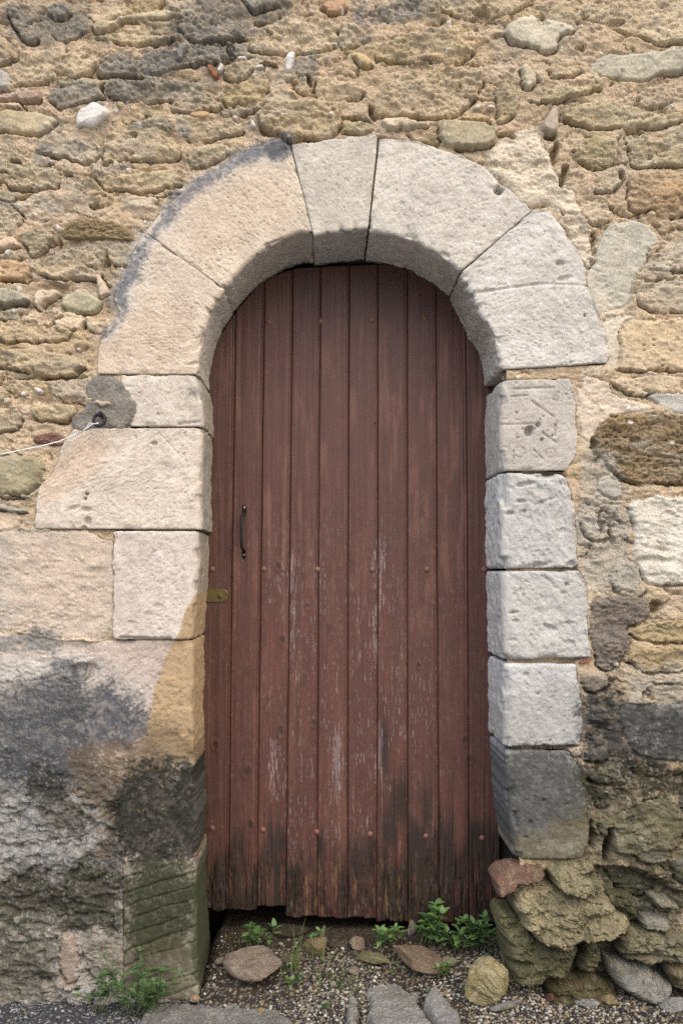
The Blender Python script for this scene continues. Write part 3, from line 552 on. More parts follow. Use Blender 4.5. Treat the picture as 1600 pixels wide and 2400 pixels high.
mesh_np('rubble_face', V[used], remap[F], M_WALL, wall, C[used], grit=GR[used])
del V, F, GX, GY

# the wall's own thickness and the dark room behind the door
def box_np(x0, x1, y0, y1, z0, z1):
    V = np.array([(a, b, c) for a in (x0, x1) for b in (y0, y1) for c in (z0, z1)], float)
    F = np.array([(0, 1, 3, 2), (4, 6, 7, 5), (0, 4, 5, 1), (2, 3, 7, 6), (0, 2, 6, 4), (1, 5, 7, 3)])
    return V, F
M_DARK = mat_plain('unlit_backing', (.05, .042, .034), rough=.95, bump=.3, sc=20)  # dark colour stands in for the unlit space behind the door
Vb, Fb = box_np(-2.6, 2.6, .50, 3.0, -.25, 3.6)
ro = mesh_np('room_interior', Vb, Fb, M_DARK, None, None, False); tag(ro, kind='structure')
for (a0, a1, c0, c1) in [(wx(470) - .5, wx(440), -.25, 3.0), (wx(1200), wx(1200) + .5, -.25, 3.0), (wx(440), wx(1200), wz(530), 3.0)]:
    Vb, Fb = box_np(a0, a1, .26, .499, c0, c1); mesh_np('wall_core', Vb, Fb, M_DARK, wall, None, False)

# stones that stand out of the wall as bodies of their own ------------------------------------------------
def puff(name, poly, col, prot, edge, parent, mat, y0=.0, tex='r', seed=0, step=2.4, under=.05, tilt=(0, 0), warp=3.0, amp=1.0, do_stain=True, grooves=None):
    """a traced outline made into a rounded stone: domed front, sides that turn back into the wall"""
    a = np.array(poly, float); c0 = a.mean(0)
    per = np.hypot(*(np.roll(a, -1, 0) - a).T).sum(); n = max(40, int(per / step))
    B = resample(chaikin(poly, 2) + [chaikin(poly, 2)[0]], n + 1)[:-1]
    wn_ = np.stack([fbm(B[:, 0] / 18, B[:, 1] / 18, seed + 1, 3), fbm(B[:, 0] / 18, B[:, 1] / 18, seed + 2, 3)], 1); B = B + warp * wn_
    Rm = np.hypot(*(B - c0).T); nr_ = max(8, int(Rm.max() / step))
    rho = [1.0] * 5 + list(1 - np.linspace(0, 1, nr_)[1:] ** 1.25)[:-1] + [.004]
    side = [1, .72, .46, .24, .08] + [0] * (nr_ - 1)
    rho = np.array(rho)[:, None]; side = np.array(side)[:, None]
    X = (c0[0] + (B[:, 0] - c0[0])[None] * rho).ravel(); Y = (c0[1] + (B[:, 1] - c0[1])[None] * rho).ravel()
    rmin = np.minimum(Rm, np.percentile(Rm, 40) * 1.3)
    d = ((1 - rho) * rmin[None]).ravel(); sd_ = np.repeat(side, n, 1).ravel()
    t = np.clip(d / edge, 0, 1); prof = .12 + .88 * np.sqrt(np.maximum(0, 1 - (1 - t) ** 2))
    nr = fbm(X / 22, (Y + sd_ * 30) / 18, seed + 3, 4, .6); nf = fbm(X / 6, (Y + sd_ * 30) / 5.5, seed + 4, 2); nb = fbm((X + 10 * nr) / 80, (Y + 5 * nr) / 8, seed + 5, 3)
    TT = {'r': (.0015, .0034, .0030), 'b': (.0045, .003, .0024), 's': (.0007, .0012, .0004), 'f': (.0003, .0010, .0008)}[tex]
    h = prot * prof + amp * (TT[0] * nb + TT[1] * nr + TT[2] * nf + (.007 * terr(2.4 * fbm((X + 8 * nr) / 60, (Y + sd_ * 30) / 22, seed + 8, 3, .5)) if tex in 'rb' and mat is M_ROCK else 0)) * (.3 + .7 * prof)
    h += ((X - c0[0]) * tilt[0] + (Y - c0[1]) * tilt[1]) * S * (.3 + .7 * prof)
    h = h * (1 - sd_) - under * sd_
    bul = (1 + .02 * np.sin(sd_ * 3.14)) if tex != 'f' else 1.0
    V = np.stack([(c0[0] + (X - c0[0]) * bul - X0) * S, y0 - h, CZ + (Y0 - c0[1] - (Y - c0[1]) * bul) * S], 1)
    nrw = len(rho); ii = np.arange(nrw - 1)[:, None] * n; kk_ = np.arange(n)[None]; k2 = (kk_ + 1) % n
    Fr = np.stack([ii + kk_, ii + k2, ii + n + k2, ii + n + kk_], -1).reshape(-1, 4)
    if (B[:, 0] * np.roll(B[:, 1], -1) - np.roll(B[:, 0], -1) * B[:, 1]).sum() > 0: Fr = Fr[:, ::-1]
    cv = hexc(col)[None] * (1 + (.05 if tex == 's' else .26 if tex == 'f' else .13) * nr + .05 * nf + (.1 * nb if tex == 'b' else 0))[:, None]
    if name == 'white_stone':
        k_ = (.5 * sst(.05, .8, fbm(X / 14, Y / 11, seed + 7, 4, .6)) + .45 * sst(5, 0, d))[:, None]; cv = cv * (1 - k_) + hexc('#b5a283') * k_
    if name == 'rubble_stone':
        for c_, sc_, th in (('#4a4a2c', 30, .05), ('#a39a78', 18, .25), ('#35321f', 12, .35)):
            k_ = sst(th, th + .5, fbm(X / sc_, Y / sc_, seed + int(sc_), 4, .62))[:, None] * .50; cv = cv * (1 - k_) + hexc(c_) * k_
    if do_stain: cv = stain(cv.astype(np.float32), X.astype(np.float32), Y.astype(np.float32))
    return mesh_np(name, V, Fr, mat, parent, cv)

WP = [  # white and coloured pieces set in the mortar
    ('white_stone', [(180,288),(184,270),(194,258),(207,254),(222,244),(235,247),(265,268),(255,281),(241,288),(224,304),(217,306),(194,302),(184,307)], '#e4dfd8', .030, 15, 's'),
    ('white_stone', [(666,172),(668,140),(678,126),(690,126),(694,140),(690,168),(676,177)], '#e0dbd4', .022, 8, 's'),
    ('white_stone', [(416,128),(420,116),(430,108),(441,107),(441,118),(434,132),(428,150),(418,146)], '#d6d2cc', .022, 7, 's'),
    ('white_stone', [(508,172),(512,160),(518,150),(526,156),(523,170),(514,177)], '#ddd6cc', .018, 6, 's'),
    ('white_stone', [(555,140),(560,135),(572,137),(583,140),(575,148),(560,148)], '#ddd8d0', .016, 5, 's'),
    ('white_stone', [(598,160),(605,155),(618,156),(622,164),(606,168),(599,166)], '#d8d2c8', .016, 5, 's'),
    ('white_stone', [(586,287),(594,285),(603,300),(597,305),(587,303)], '#e0dbd4', .016, 5, 's'),
    ('white_stone', [(544,278),(550,272),(560,278),(558,288),(549,288)], '#d8d0c4', .016, 5, 's'),
    ('white_stone', [(1105,256),(1118,247),(1127,251),(1124,262),(1108,263)], '#d5cdc0', .018, 5, 's'),
    ('white_stone', [(1136,254),(1146,252),(1160,259),(1158,264),(1140,262)], '#dcd8d0', .022, 4, 's'),
    ('white_stone', [(132,540),(134,528),(141,529),(148,538),(145,545),(136,546)], '#dfd6c8', .018, 6, 's'),
    ('white_stone', [(12,600),(16,590),(28,586),(34,592),(24,606)], '#d8d4cc', .018, 6, 's'),
    ('white_stone', [(80,910),(90,907),(104,916),(103,924),(90,925)], '#d5cfc6', .018, 6, 's'),
    ('white_stone', [(49,926),(58,917),(66,922),(64,930),(52,931)], '#d5cfc6', .014, 5, 's'),
    ('white_stone', [(10,938),(16,931),(30,934),(32,944),(22,950),(12,948)], '#cfbfa8', .016, 6, 's'),
    ('white_stone', [(116,380),(122,377),(132,382),(130,388),(120,387)], '#d8cfc4', .014, 5, 's'),
    ('white_stone', [(265,396),(268,382),(278,380),(283,388),(278,398)], '#d0c2ac', .014, 5, 's'),
    ('white_stone', [(200,792),(206,787),(212,791),(208,796)], '#d6d0c6', .012, 4, 's'),
    ('white_stone', [(180,820),(186,815),(193,820),(188,828)], '#d6d0c6', .012, 4, 's'),
    ('white_stone', [(1332,330),(1340,328),(1343,336),(1335,338)], '#e0dcd6', .012, 4, 's'),
    ('brick_chip', [(484,158),(494,155),(516,182),(512,189),(500,188)], '#a06a48', .020, 4, 's'),
    ('brick_chip', [(72,1035),(95,1016),(140,1012),(152,1035),(145,1048),(100,1043)], '#8c6656', .012, 9, 'r'),
    ('wood_wedge', [(530,105),(546,102),(552,143),(540,146),(535,125)], '#6f6756', .016, 5, 'b'),
    ('brown_stone', [(606,152),(622,147),(645,150),(655,160),(650,166),(630,158),(612,157)], '#8a7552', .018, 5, 'b'),
    ('brown_stone', [(143,557),(163,520),(194,514),(255,519),(296,530),(314,554),(312,567),(230,568),(166,563)], '#9a8660', .018, 10, 'b'),
    ('grey_stone', [(1264,306),(1272,285),(1288,262),(1295,248),(1303,266),(1306,312),(1290,320),(1275,315)], '#b9a993', .028, 8, 's'),
    ('peach_stone', [(443,274),(452,266),(470,262),(494,266),(490,279),(460,282)], '#c4a276', .014, 7, 's'),
    ('knobbly_stone', [(662,330),(668,318),(690,314),(708,315),(712,328),(695,340),(678,342)], '#b09a70', .034, 9, 'r'),
    ('cement_patch', [(170,985),(178,972),(200,965),(203,930),(202,900),(220,878),(250,880),(275,884),(300,900),(312,930),(330,955),(318,985),(308,1000),(290,1014),(275,1006),(255,1004),(225,1006),(195,1016),(176,1010)], '#8d877c', .015, 14, 'f'),
    ('brick_chip', [(1213,887),(1220,871),(1268,868),(1271,885),(1245,888)], '#985a40', -.012, 3, 's'),
    ('white_mortar', [(1275,872),(1345,868),(1350,890),(1347,905),(1338,892),(1280,887)], '#ccc6ba', -.004, 4, 'r'),
    ('white_stone', [(1177,886),(1182,876),(1196,875),(1204,886),(1195,890)], '#c9c0b0', -.012, 5, 's'),
    ('brick_chip', [(1350,1553),(1365,1547),(1383,1543),(1384,1550),(1362,1557)], '#8a5c46', .006, 3, 's'),
    ('brick_chip', [(1316,1108),(1322,1103),(1328,1106),(1324,1118),(1317,1116)], '#94644c', .010, 3, 's'),
]
for i, (n, p, c, pr, ed, tx) in enumerate(WP):
    puff(n, p, c, pr, ed, wall, M_PEB if tx == 's' else M_WALL, seed=3000 + 17 * i, tex=tx, warp=1.2 if n != 'cement_patch' else 3.0, step=1.7, under=.03 if n != 'cement_patch' else .004,
         do_stain=n not in ('cement_patch',), tilt=(0, -.12) if n == 'white_stone' else (0, 0))

RK = [  # rubble footing under the right jamb
    ('rubble_stone', [(1151,2042),(1170,2030),(1259,2017),(1267,2046),(1259,2049),(1199,2062),(1192,2070),(1176,2081),(1164,2092)], '#8f6d5a', .035, 7, 's', (0, .2), -.02),
    ('rubble_stone', [(1272,2016),(1381,2009),(1406,2062),(1403,2074),(1355,2087),(1294,2074),(1288,2049)], '#a89c74', .060, 10, 'b', (0, .75), .01),
    ('rubble_stone', [(1196,2062),(1224,2050),(1279,2062),(1298,2081),(1387,2078),(1419,2090),(1438,2129),(1460,2135),(1463,2157),(1438,2170),(1374,2180),(1330,2196),(1298,2205),(1253,2192),(1231,2170),(1208,2141),(1189,2094)], '#b0a27a', .100, 22, 'r', (0, .55), .03),
    ('rubble_stone', [(1156,2138),(1196,2132),(1231,2168),(1253,2190),(1291,2200),(1342,2192),(1355,2221),(1336,2263),(1279,2285),(1205,2302),(1186,2263),(1177,2205)], '#777350', .080, 24, 'r', (0, .2), .03),
    ('rubble_stone', [(1365,2194),(1387,2186),(1406,2237),(1393,2263),(1374,2278),(1345,2266),(1355,2237)], '#746d4c', .055, 14, 'r', (0, 0), .02),
    ('rubble_stone', [(1262,2304),(1355,2280),(1438,2298),(1440,2335),(1387,2345),(1300,2350)], '#70643f', .055, 20, 'r', (0, .5), .02),
    ('rubble_stone', [(1406,2237),(1451,2240),(1515,2263),(1556,2288),(1567,2310),(1556,2330),(1518,2342),(1467,2323),(1428,2291)], '#a5a298', .085, 26, 's', (0, .3), .02),
    ('rubble_stone', [(1451,2172),(1495,2170),(1559,2186),(1660,2190),(1660,2230),(1527,2247),(1476,2243),(1438,2227),(1446,2200)], '#9c9270', .07, 20, 'b', (0, .3), .02),
    ('rubble_stone', [(1495,2141),(1562,2154),(1569,2170),(1534,2178),(1495,2169)], '#b0aa9c', .05, 9, 's', (0, 0), .02),
    ('rubble_stone', [(1518,2090),(1566,2103),(1597,2129),(1546,2127),(1524,2113)], '#a49c86', .05, 10, 's', (0, 0), .02),
    ('rubble_stone', [(1543,2252),(1660,2240),(1660,2310),(1578,2312),(1559,2284)], '#94845e', .06, 16, 'r', (0, 0), .02),
    ('rubble_stone', [(1572,2030),(1660,2020),(1660,2080),(1590,2072)], '#7f7c66', .04, 14, 'r', (0, 0), .01),
    ('rubble_stone', [(1405,2090),(1475,2085),(1490,2130),(1470,2160),(1440,2130)], '#5f5b3c', .03, 12, 'r', (0, 0), .01),
]
_sv = list(SP)
for i, (n, p, c, pr, ed, tx, tl, y0) in enumerate(RK):
    SP[:] = [(q, cc, k * (.22 if np.array(q)[:, 1].mean() > 2000 else 1), so, am, sp) for q, cc, k, so, am, sp in _sv]
    puff(n, p, c, pr, ed, wall, M_ROCK, y0=y0, seed=4000 + 23 * i, tex=tx, warp=4.5, under=.07, tilt=tl, amp=1.3)
SP[:] = _sv

# ------------------------------------------------------------------ dressed stone doorway
door_frame = empty('stone_doorway', (0, 0, 0))
tag(door_frame, 'round arched doorway surround of pale dressed limestone blocks framing the brown door', 'doorway')
REV = 0.262
def block(name, outer, inner, col, off=.012, ri=11, ro=4, gap=.35, seed=0, flat=.0018, fine=.0010, dent=0.0, feats=(), chip=.007, re=1.8, label=None, rcol=None, ojit=2.6, ijit=1.1):
    L = max(np.hypot(*np.diff(np.array(inner, float), axis=0).T).sum(), np.hypot(*np.diff(np.array(outer, float), axis=0).T).sum())
    nu = int(L / 2.5) + 2
    I = resample(inner, nu); O = resample(outer, nu)
    ul = np.linspace(0, L, nu)
    dv = I - O; W = np.hypot(dv[:, 0], dv[:, 1]); D = dv / W[:, None]
    I = I + D * (ijit * fbm(ul / 26, ul * 0 + 3.3, seed + 1, 2))[:, None]; O = O + D * (ojit * fbm(ul / 20, ul * 0 + 7.7, seed + 2, 3))[:, None]
    dv = I - O; W = np.hypot(dv[:, 0], dv[:, 1]); D = dv / W[:, None]
    # shrink the ends by the joint
    f = np.clip(ul, gap, L - gap)
    I = np.stack([np.interp(f, ul, I[:, k]) for k in (0, 1)], 1); O = np.stack([np.interp(f, ul, O[:, k]) for k in (0, 1)], 1)
    Rv = REV / S
    nf = int(W.max() / 2.5); nr = 64
    w = []; dep = []; nw = []; nd = []
    for q in np.linspace(0, 1, 5)[:-1]: w.append(0 * W); dep.append(0 * W + 60 + (ro - 60) * q); nw.append(-1); nd.append(0)
    for q in np.linspace(0, 1, 4)[:-1] * math.pi / 2: w.append(0 * W + ro * (1 - math.cos(q))); dep.append(0 * W + ro * (1 - math.sin(q))); nw.append(-math.cos(q)); nd.append(-math.sin(q))
    for q in np.linspace(0, 1, nf): w.append(ro + (W - ri - ro) * q); dep.append(0 * W); nw.append(0); nd.append(-1)
    for q in np.linspace(0, 1, 9)[1:] * math.pi / 2: w.append(W - ri + ri * math.sin(q)); dep.append(0 * W + ri * (1 - math.cos(q))); nw.append(math.sin(q)); nd.append(-math.cos(q))
    for q in np.linspace(0, 1, nr)[1:]: w.append(W); dep.append(0 * W + ri + (Rv - ri) * q); nw.append(1); nd.append(0)
    w = np.stack(w, 1); dep = np.stack(dep, 1); nw = np.array(nw)[None]; nd = np.array(nd)[None]
    px = O[:, :1] + D[:, :1] * w; py = O[:, 1:] + D[:, 1:] * w
    U = np.repeat(ul[:, None], w.shape[1], 1); P = w + dep + seed * 13.7
    n_big = fbm(U / 75, P / 75, seed + 3, 3); n_mid = fbm(U / 20, P / 20, seed + 4, 4, .6); n_fi = fbm(U / 5.5, P / 5.5, seed + 5, 2)
    disp = flat * n_big + flat * .55 * n_mid + fine * n_fi
    pit = sst(.80, .92, vn(U / 7, P / 7, seed + 6)) * sst(.40, .7, vn(U / 50, P / 50, seed + 7)); disp -= .0030 * pit + .0016 * sst(.78, .95, vn(U / 4, P / 4, seed + 16))
    if dent:
        dn = fbm(U / 30, (P + .35 * U) / 16, seed + 8, 4, .6); disp += dent * np.minimum(dn, .25) + dent * .3 * n_mid
    cd = np.where(dep > ri, dep - ri, np.maximum(0, W[:, None] - w - ri * .5)) ; cd = np.where(nw * np.ones_like(w) < -.5, 99, cd)
    disp *= 1 - .6 * np.exp(-(cd / 16) ** 2)
    disp -= chip * np.exp(-(cd / 11) ** 2) * sst(.52, .80, vn(U / 26 + 5, P / 40, seed + 9))
    od = np.where((dep == 0), w, 99); disp -= chip * .6 * np.exp(-(od / 8) ** 2) * sst(.55, .8, vn(U / 22, U * 0 + 3, seed + 11))
    eu = np.minimum(np.clip(U, gap, L - gap) - gap, L - gap - np.clip(U, gap, L - gap)) + .01
    rr = re * (1 + .8 * vn(P / 30, U * 0, seed + 12)); q = np.clip(eu / rr, 0, 1)
    disp -= S * rr * (1 - np.sqrt(np.maximum(0, 1 - (1 - q) ** 2)))
    ec = np.exp(-(eu / 7) ** 2) * sst(.6, .82, vn(P / 26, U * 0 + (U > L / 2) * 9.0, seed + 13)); disp -= chip * .8 * ec
    front = (dep < ri * .6)
    fx, fy = px.ravel(), py.ravel(); fr = front.ravel().astype(float); fd = np.zeros(fx.size)
    for ft in feats:
        if ft[0] == 'g':
            _, ax, ay, bx_, by_, wd, dp = ft
            ex, ey = bx_ - ax, by_ - ay; LL = ex * ex + ey * ey
            t = np.clip(((fx - ax) * ex + (fy - ay) * ey) / LL, 0, 1); dd = np.hypot(fx - ax - t * ex, fy - ay - t * ey)
            fd = np.maximum(fd, dp * np.maximum(0, 1 - dd / wd))
        elif ft[0] == 'd':
            _, cx, cy, rx, ry, dp, an = ft
            c_, s_ = math.cos(math.radians(an)), math.sin(math.radians(an)); dx = fx - cx; dy = fy - cy
            e = np.sqrt(((dx * c_ + dy * s_) / rx) ** 2 + ((-dx * s_ + dy * c_) / ry) ** 2) + .18 * n_mid.ravel()
            fd = np.maximum(fd, dp * sst(1.1, .45, e)) if dp > 0 else fd + dp * sst(1.1, .3, e)
        elif ft[0] == 'o':
            _, cx, cy, r, wd, dp = ft
            dd = abs(np.hypot(fx - cx, fy - cy) - r); fd = np.maximum(fd, dp * np.maximum(0, 1 - dd / wd))
        elif ft[0] == 'tool':
            c = (fy + .31 * (fx - 290) + 5 * fbm(fx / 90, fy / 40, 77, 2)) / 34.0; fr_ = abs(c - np.floor(c) - .5) * 34
            fd = np.maximum(fd, .006 * np.maximum(0, 1 - fr_ / 4.0) * sst(.2, .5, vn(fx / 60, fy / 20, 78)))
    disp -= (fd * fr).reshape(disp.shape)
    X = (px - X0) * S; Z = CZ + (Y0 - py) * S; Yv = dep * S - off
    X = X + nw * D[:, :1] * disp; Z = Z - nw * D[:, 1:] * disp; Yv = Yv + nd * disp
    V = np.stack([X, Yv, Z], -1)
    c = hexc(col)[None, None] * (1 + .10 * n_big + .05 * n_mid + .03 * n_fi)[..., None]
    if rcol is not None:  # reveal tone; lightened under the arch in place of bounced light
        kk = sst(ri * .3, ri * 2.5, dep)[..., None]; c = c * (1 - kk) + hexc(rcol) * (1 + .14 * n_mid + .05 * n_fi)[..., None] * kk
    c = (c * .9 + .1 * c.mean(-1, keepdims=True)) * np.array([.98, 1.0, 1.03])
    c = stain(c.reshape(-1, 3).astype(np.float32), fx.astype(np.float32), fy.astype(np.float32)).reshape(c.shape)
    # end rows that turn back into the joint
    def endrow(k):
        v = V[k].copy(); v[:, 0] -= (nw[0] * D[k, 0]) * .05; v[:, 2] += (nw[0] * D[k, 1]) * .05; v[:, 1] -= nd[0] * .05; return v
    V = np.concatenate([endrow(0)[None], V, endrow(-1)[None]], 0); c = np.concatenate([c[:1], c, c[-1:]], 0)
    nrw, ncl = V.shape[:2]
    # orient faces outward (towards the viewer on the front)
    Fq = grid_faces(nrw, ncl)
    a, b, cc_ = V[nrw // 2, 4 + nf // 2], V[nrw // 2, 5 + nf // 2], V[nrw // 2 + 1, 4 + nf // 2]
    if np.cross(b - a, cc_ - a)[1] > 0: Fq = Fq[:, ::-1]
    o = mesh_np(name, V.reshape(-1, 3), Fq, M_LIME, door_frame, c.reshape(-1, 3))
    if label: o['label'] = label
    return o

def z7(x_, y_): return 1100 + x_ / 4.703, 850 + y_ / 4.703
def G7(x0, y0, x1, y1, wd=3.2, dp=.0065):
    a = z7(x0, y0); b = z7(x1, y1); return ('g', a[0], a[1], b[0], b[1], wd, dp)
def D7(x0, y0, r, dp, asp=1.0, an=0):
    a = z7(x0, y0); return ('d', a[0], a[1], r / 4.703, r * asp / 4.703, dp, an)

# arch: two voussoirs left, keystone, two right
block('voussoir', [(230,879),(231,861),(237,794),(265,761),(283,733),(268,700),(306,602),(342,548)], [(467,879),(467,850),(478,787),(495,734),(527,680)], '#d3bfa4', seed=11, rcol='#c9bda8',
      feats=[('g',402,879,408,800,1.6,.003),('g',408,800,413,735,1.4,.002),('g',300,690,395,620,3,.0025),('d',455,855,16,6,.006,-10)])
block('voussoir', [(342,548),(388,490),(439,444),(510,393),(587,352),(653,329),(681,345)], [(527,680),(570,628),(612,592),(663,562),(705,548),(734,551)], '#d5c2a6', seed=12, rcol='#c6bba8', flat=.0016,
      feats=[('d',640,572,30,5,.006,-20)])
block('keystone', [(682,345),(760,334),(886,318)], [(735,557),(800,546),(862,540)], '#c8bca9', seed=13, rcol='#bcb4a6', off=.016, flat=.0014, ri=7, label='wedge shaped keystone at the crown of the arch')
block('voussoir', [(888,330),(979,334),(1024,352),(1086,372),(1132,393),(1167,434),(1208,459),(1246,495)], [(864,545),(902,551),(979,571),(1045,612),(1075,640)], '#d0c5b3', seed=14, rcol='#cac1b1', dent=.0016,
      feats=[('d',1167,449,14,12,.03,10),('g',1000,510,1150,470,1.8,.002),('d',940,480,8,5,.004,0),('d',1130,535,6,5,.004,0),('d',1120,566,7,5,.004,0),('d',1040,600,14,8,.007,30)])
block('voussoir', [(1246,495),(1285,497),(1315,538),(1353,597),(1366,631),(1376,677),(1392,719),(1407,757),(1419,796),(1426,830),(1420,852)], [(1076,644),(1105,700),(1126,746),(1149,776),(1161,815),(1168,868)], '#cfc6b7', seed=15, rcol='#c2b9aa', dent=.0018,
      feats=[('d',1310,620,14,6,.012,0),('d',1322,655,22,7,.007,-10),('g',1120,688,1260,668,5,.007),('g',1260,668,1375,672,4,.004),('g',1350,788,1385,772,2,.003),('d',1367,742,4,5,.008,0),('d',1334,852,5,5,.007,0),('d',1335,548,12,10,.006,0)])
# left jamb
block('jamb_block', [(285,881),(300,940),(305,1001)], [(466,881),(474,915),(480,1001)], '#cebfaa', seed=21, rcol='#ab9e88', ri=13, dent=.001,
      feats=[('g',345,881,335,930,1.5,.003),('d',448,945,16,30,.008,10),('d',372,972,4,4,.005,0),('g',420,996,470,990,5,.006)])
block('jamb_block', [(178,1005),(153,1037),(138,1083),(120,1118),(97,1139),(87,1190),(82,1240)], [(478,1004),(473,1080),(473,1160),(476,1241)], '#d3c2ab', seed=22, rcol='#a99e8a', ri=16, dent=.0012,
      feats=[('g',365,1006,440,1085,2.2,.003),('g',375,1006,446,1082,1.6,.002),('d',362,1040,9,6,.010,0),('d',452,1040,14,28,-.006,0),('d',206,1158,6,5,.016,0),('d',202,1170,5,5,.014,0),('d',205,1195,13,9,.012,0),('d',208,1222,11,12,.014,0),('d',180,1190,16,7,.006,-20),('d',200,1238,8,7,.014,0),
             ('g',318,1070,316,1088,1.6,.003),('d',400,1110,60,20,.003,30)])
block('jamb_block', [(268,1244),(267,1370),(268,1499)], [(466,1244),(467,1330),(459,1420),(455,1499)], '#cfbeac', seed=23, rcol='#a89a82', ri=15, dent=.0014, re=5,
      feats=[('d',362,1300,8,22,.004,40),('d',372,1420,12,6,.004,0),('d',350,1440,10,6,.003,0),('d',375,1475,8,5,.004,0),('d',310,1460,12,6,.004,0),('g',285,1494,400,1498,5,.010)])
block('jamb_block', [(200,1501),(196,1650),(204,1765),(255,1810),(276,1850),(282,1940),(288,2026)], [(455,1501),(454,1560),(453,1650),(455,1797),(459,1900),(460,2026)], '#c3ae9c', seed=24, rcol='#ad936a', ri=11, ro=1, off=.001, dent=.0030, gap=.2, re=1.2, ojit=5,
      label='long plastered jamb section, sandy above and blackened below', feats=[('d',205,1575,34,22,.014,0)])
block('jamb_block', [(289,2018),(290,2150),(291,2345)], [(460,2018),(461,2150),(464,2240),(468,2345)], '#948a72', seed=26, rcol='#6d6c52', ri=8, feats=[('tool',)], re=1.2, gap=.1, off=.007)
# right jamb
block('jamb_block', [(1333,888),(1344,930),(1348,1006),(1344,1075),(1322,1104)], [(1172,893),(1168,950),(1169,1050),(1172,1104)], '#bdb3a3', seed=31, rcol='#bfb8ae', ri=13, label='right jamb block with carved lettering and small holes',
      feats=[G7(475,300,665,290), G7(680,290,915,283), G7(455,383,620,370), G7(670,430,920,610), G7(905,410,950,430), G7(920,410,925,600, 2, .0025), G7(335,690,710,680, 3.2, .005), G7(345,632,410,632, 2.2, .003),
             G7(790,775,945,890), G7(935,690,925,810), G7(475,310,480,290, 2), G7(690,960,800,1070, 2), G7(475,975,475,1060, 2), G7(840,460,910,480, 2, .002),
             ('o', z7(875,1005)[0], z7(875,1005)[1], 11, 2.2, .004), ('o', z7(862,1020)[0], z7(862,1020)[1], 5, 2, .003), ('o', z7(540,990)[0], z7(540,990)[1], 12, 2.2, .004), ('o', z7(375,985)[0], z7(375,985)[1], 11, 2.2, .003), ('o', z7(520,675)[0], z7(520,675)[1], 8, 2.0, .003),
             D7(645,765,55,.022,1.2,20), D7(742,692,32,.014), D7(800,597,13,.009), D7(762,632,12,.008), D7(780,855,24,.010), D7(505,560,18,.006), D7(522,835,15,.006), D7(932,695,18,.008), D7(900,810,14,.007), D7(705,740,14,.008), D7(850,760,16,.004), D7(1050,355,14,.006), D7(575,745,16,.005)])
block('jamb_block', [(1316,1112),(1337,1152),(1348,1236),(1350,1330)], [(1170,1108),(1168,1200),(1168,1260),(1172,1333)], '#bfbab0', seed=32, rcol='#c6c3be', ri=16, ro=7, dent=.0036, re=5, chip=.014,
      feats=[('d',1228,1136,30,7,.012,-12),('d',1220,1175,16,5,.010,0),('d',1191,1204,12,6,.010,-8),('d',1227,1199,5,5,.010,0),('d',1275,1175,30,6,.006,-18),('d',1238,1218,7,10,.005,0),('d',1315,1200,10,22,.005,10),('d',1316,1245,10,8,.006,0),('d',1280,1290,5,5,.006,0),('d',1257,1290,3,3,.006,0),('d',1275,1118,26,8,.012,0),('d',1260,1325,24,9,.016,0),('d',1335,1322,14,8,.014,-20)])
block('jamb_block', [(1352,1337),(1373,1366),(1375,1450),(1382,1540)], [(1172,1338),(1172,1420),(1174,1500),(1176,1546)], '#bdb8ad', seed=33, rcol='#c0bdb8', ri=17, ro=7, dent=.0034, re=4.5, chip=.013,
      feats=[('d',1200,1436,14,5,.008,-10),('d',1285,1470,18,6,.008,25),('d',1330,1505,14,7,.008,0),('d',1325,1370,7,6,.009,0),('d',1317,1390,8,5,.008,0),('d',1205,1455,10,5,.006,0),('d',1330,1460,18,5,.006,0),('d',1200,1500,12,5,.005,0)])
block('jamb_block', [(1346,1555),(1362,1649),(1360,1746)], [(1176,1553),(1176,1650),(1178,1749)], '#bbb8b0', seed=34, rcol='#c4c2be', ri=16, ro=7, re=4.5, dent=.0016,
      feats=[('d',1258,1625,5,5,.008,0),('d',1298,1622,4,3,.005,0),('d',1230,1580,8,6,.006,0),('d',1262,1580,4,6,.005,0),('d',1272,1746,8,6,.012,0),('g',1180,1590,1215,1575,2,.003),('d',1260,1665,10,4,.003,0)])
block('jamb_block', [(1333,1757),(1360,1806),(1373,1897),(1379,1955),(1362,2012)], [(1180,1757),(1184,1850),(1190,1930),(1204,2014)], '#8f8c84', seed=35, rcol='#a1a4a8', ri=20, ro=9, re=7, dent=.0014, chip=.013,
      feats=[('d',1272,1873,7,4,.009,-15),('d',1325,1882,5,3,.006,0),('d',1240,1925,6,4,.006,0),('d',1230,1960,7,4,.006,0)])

# ------------------------------------------------------------------ door
YD = 0.225                      # depth of the door's face behind the wall plane
M_DOOR = mat_stone('painted_wood', fine=.10, bump=.25, sc=1.0, rough=.50, spec=.45, bdist=.002)
door = empty('wooden_door', (wx(815, YD), YD, wz(2140, YD)))
tag(door, 'tall arched brown painted plank door with round studs, worn and rotten along its bottom edge', 'door')
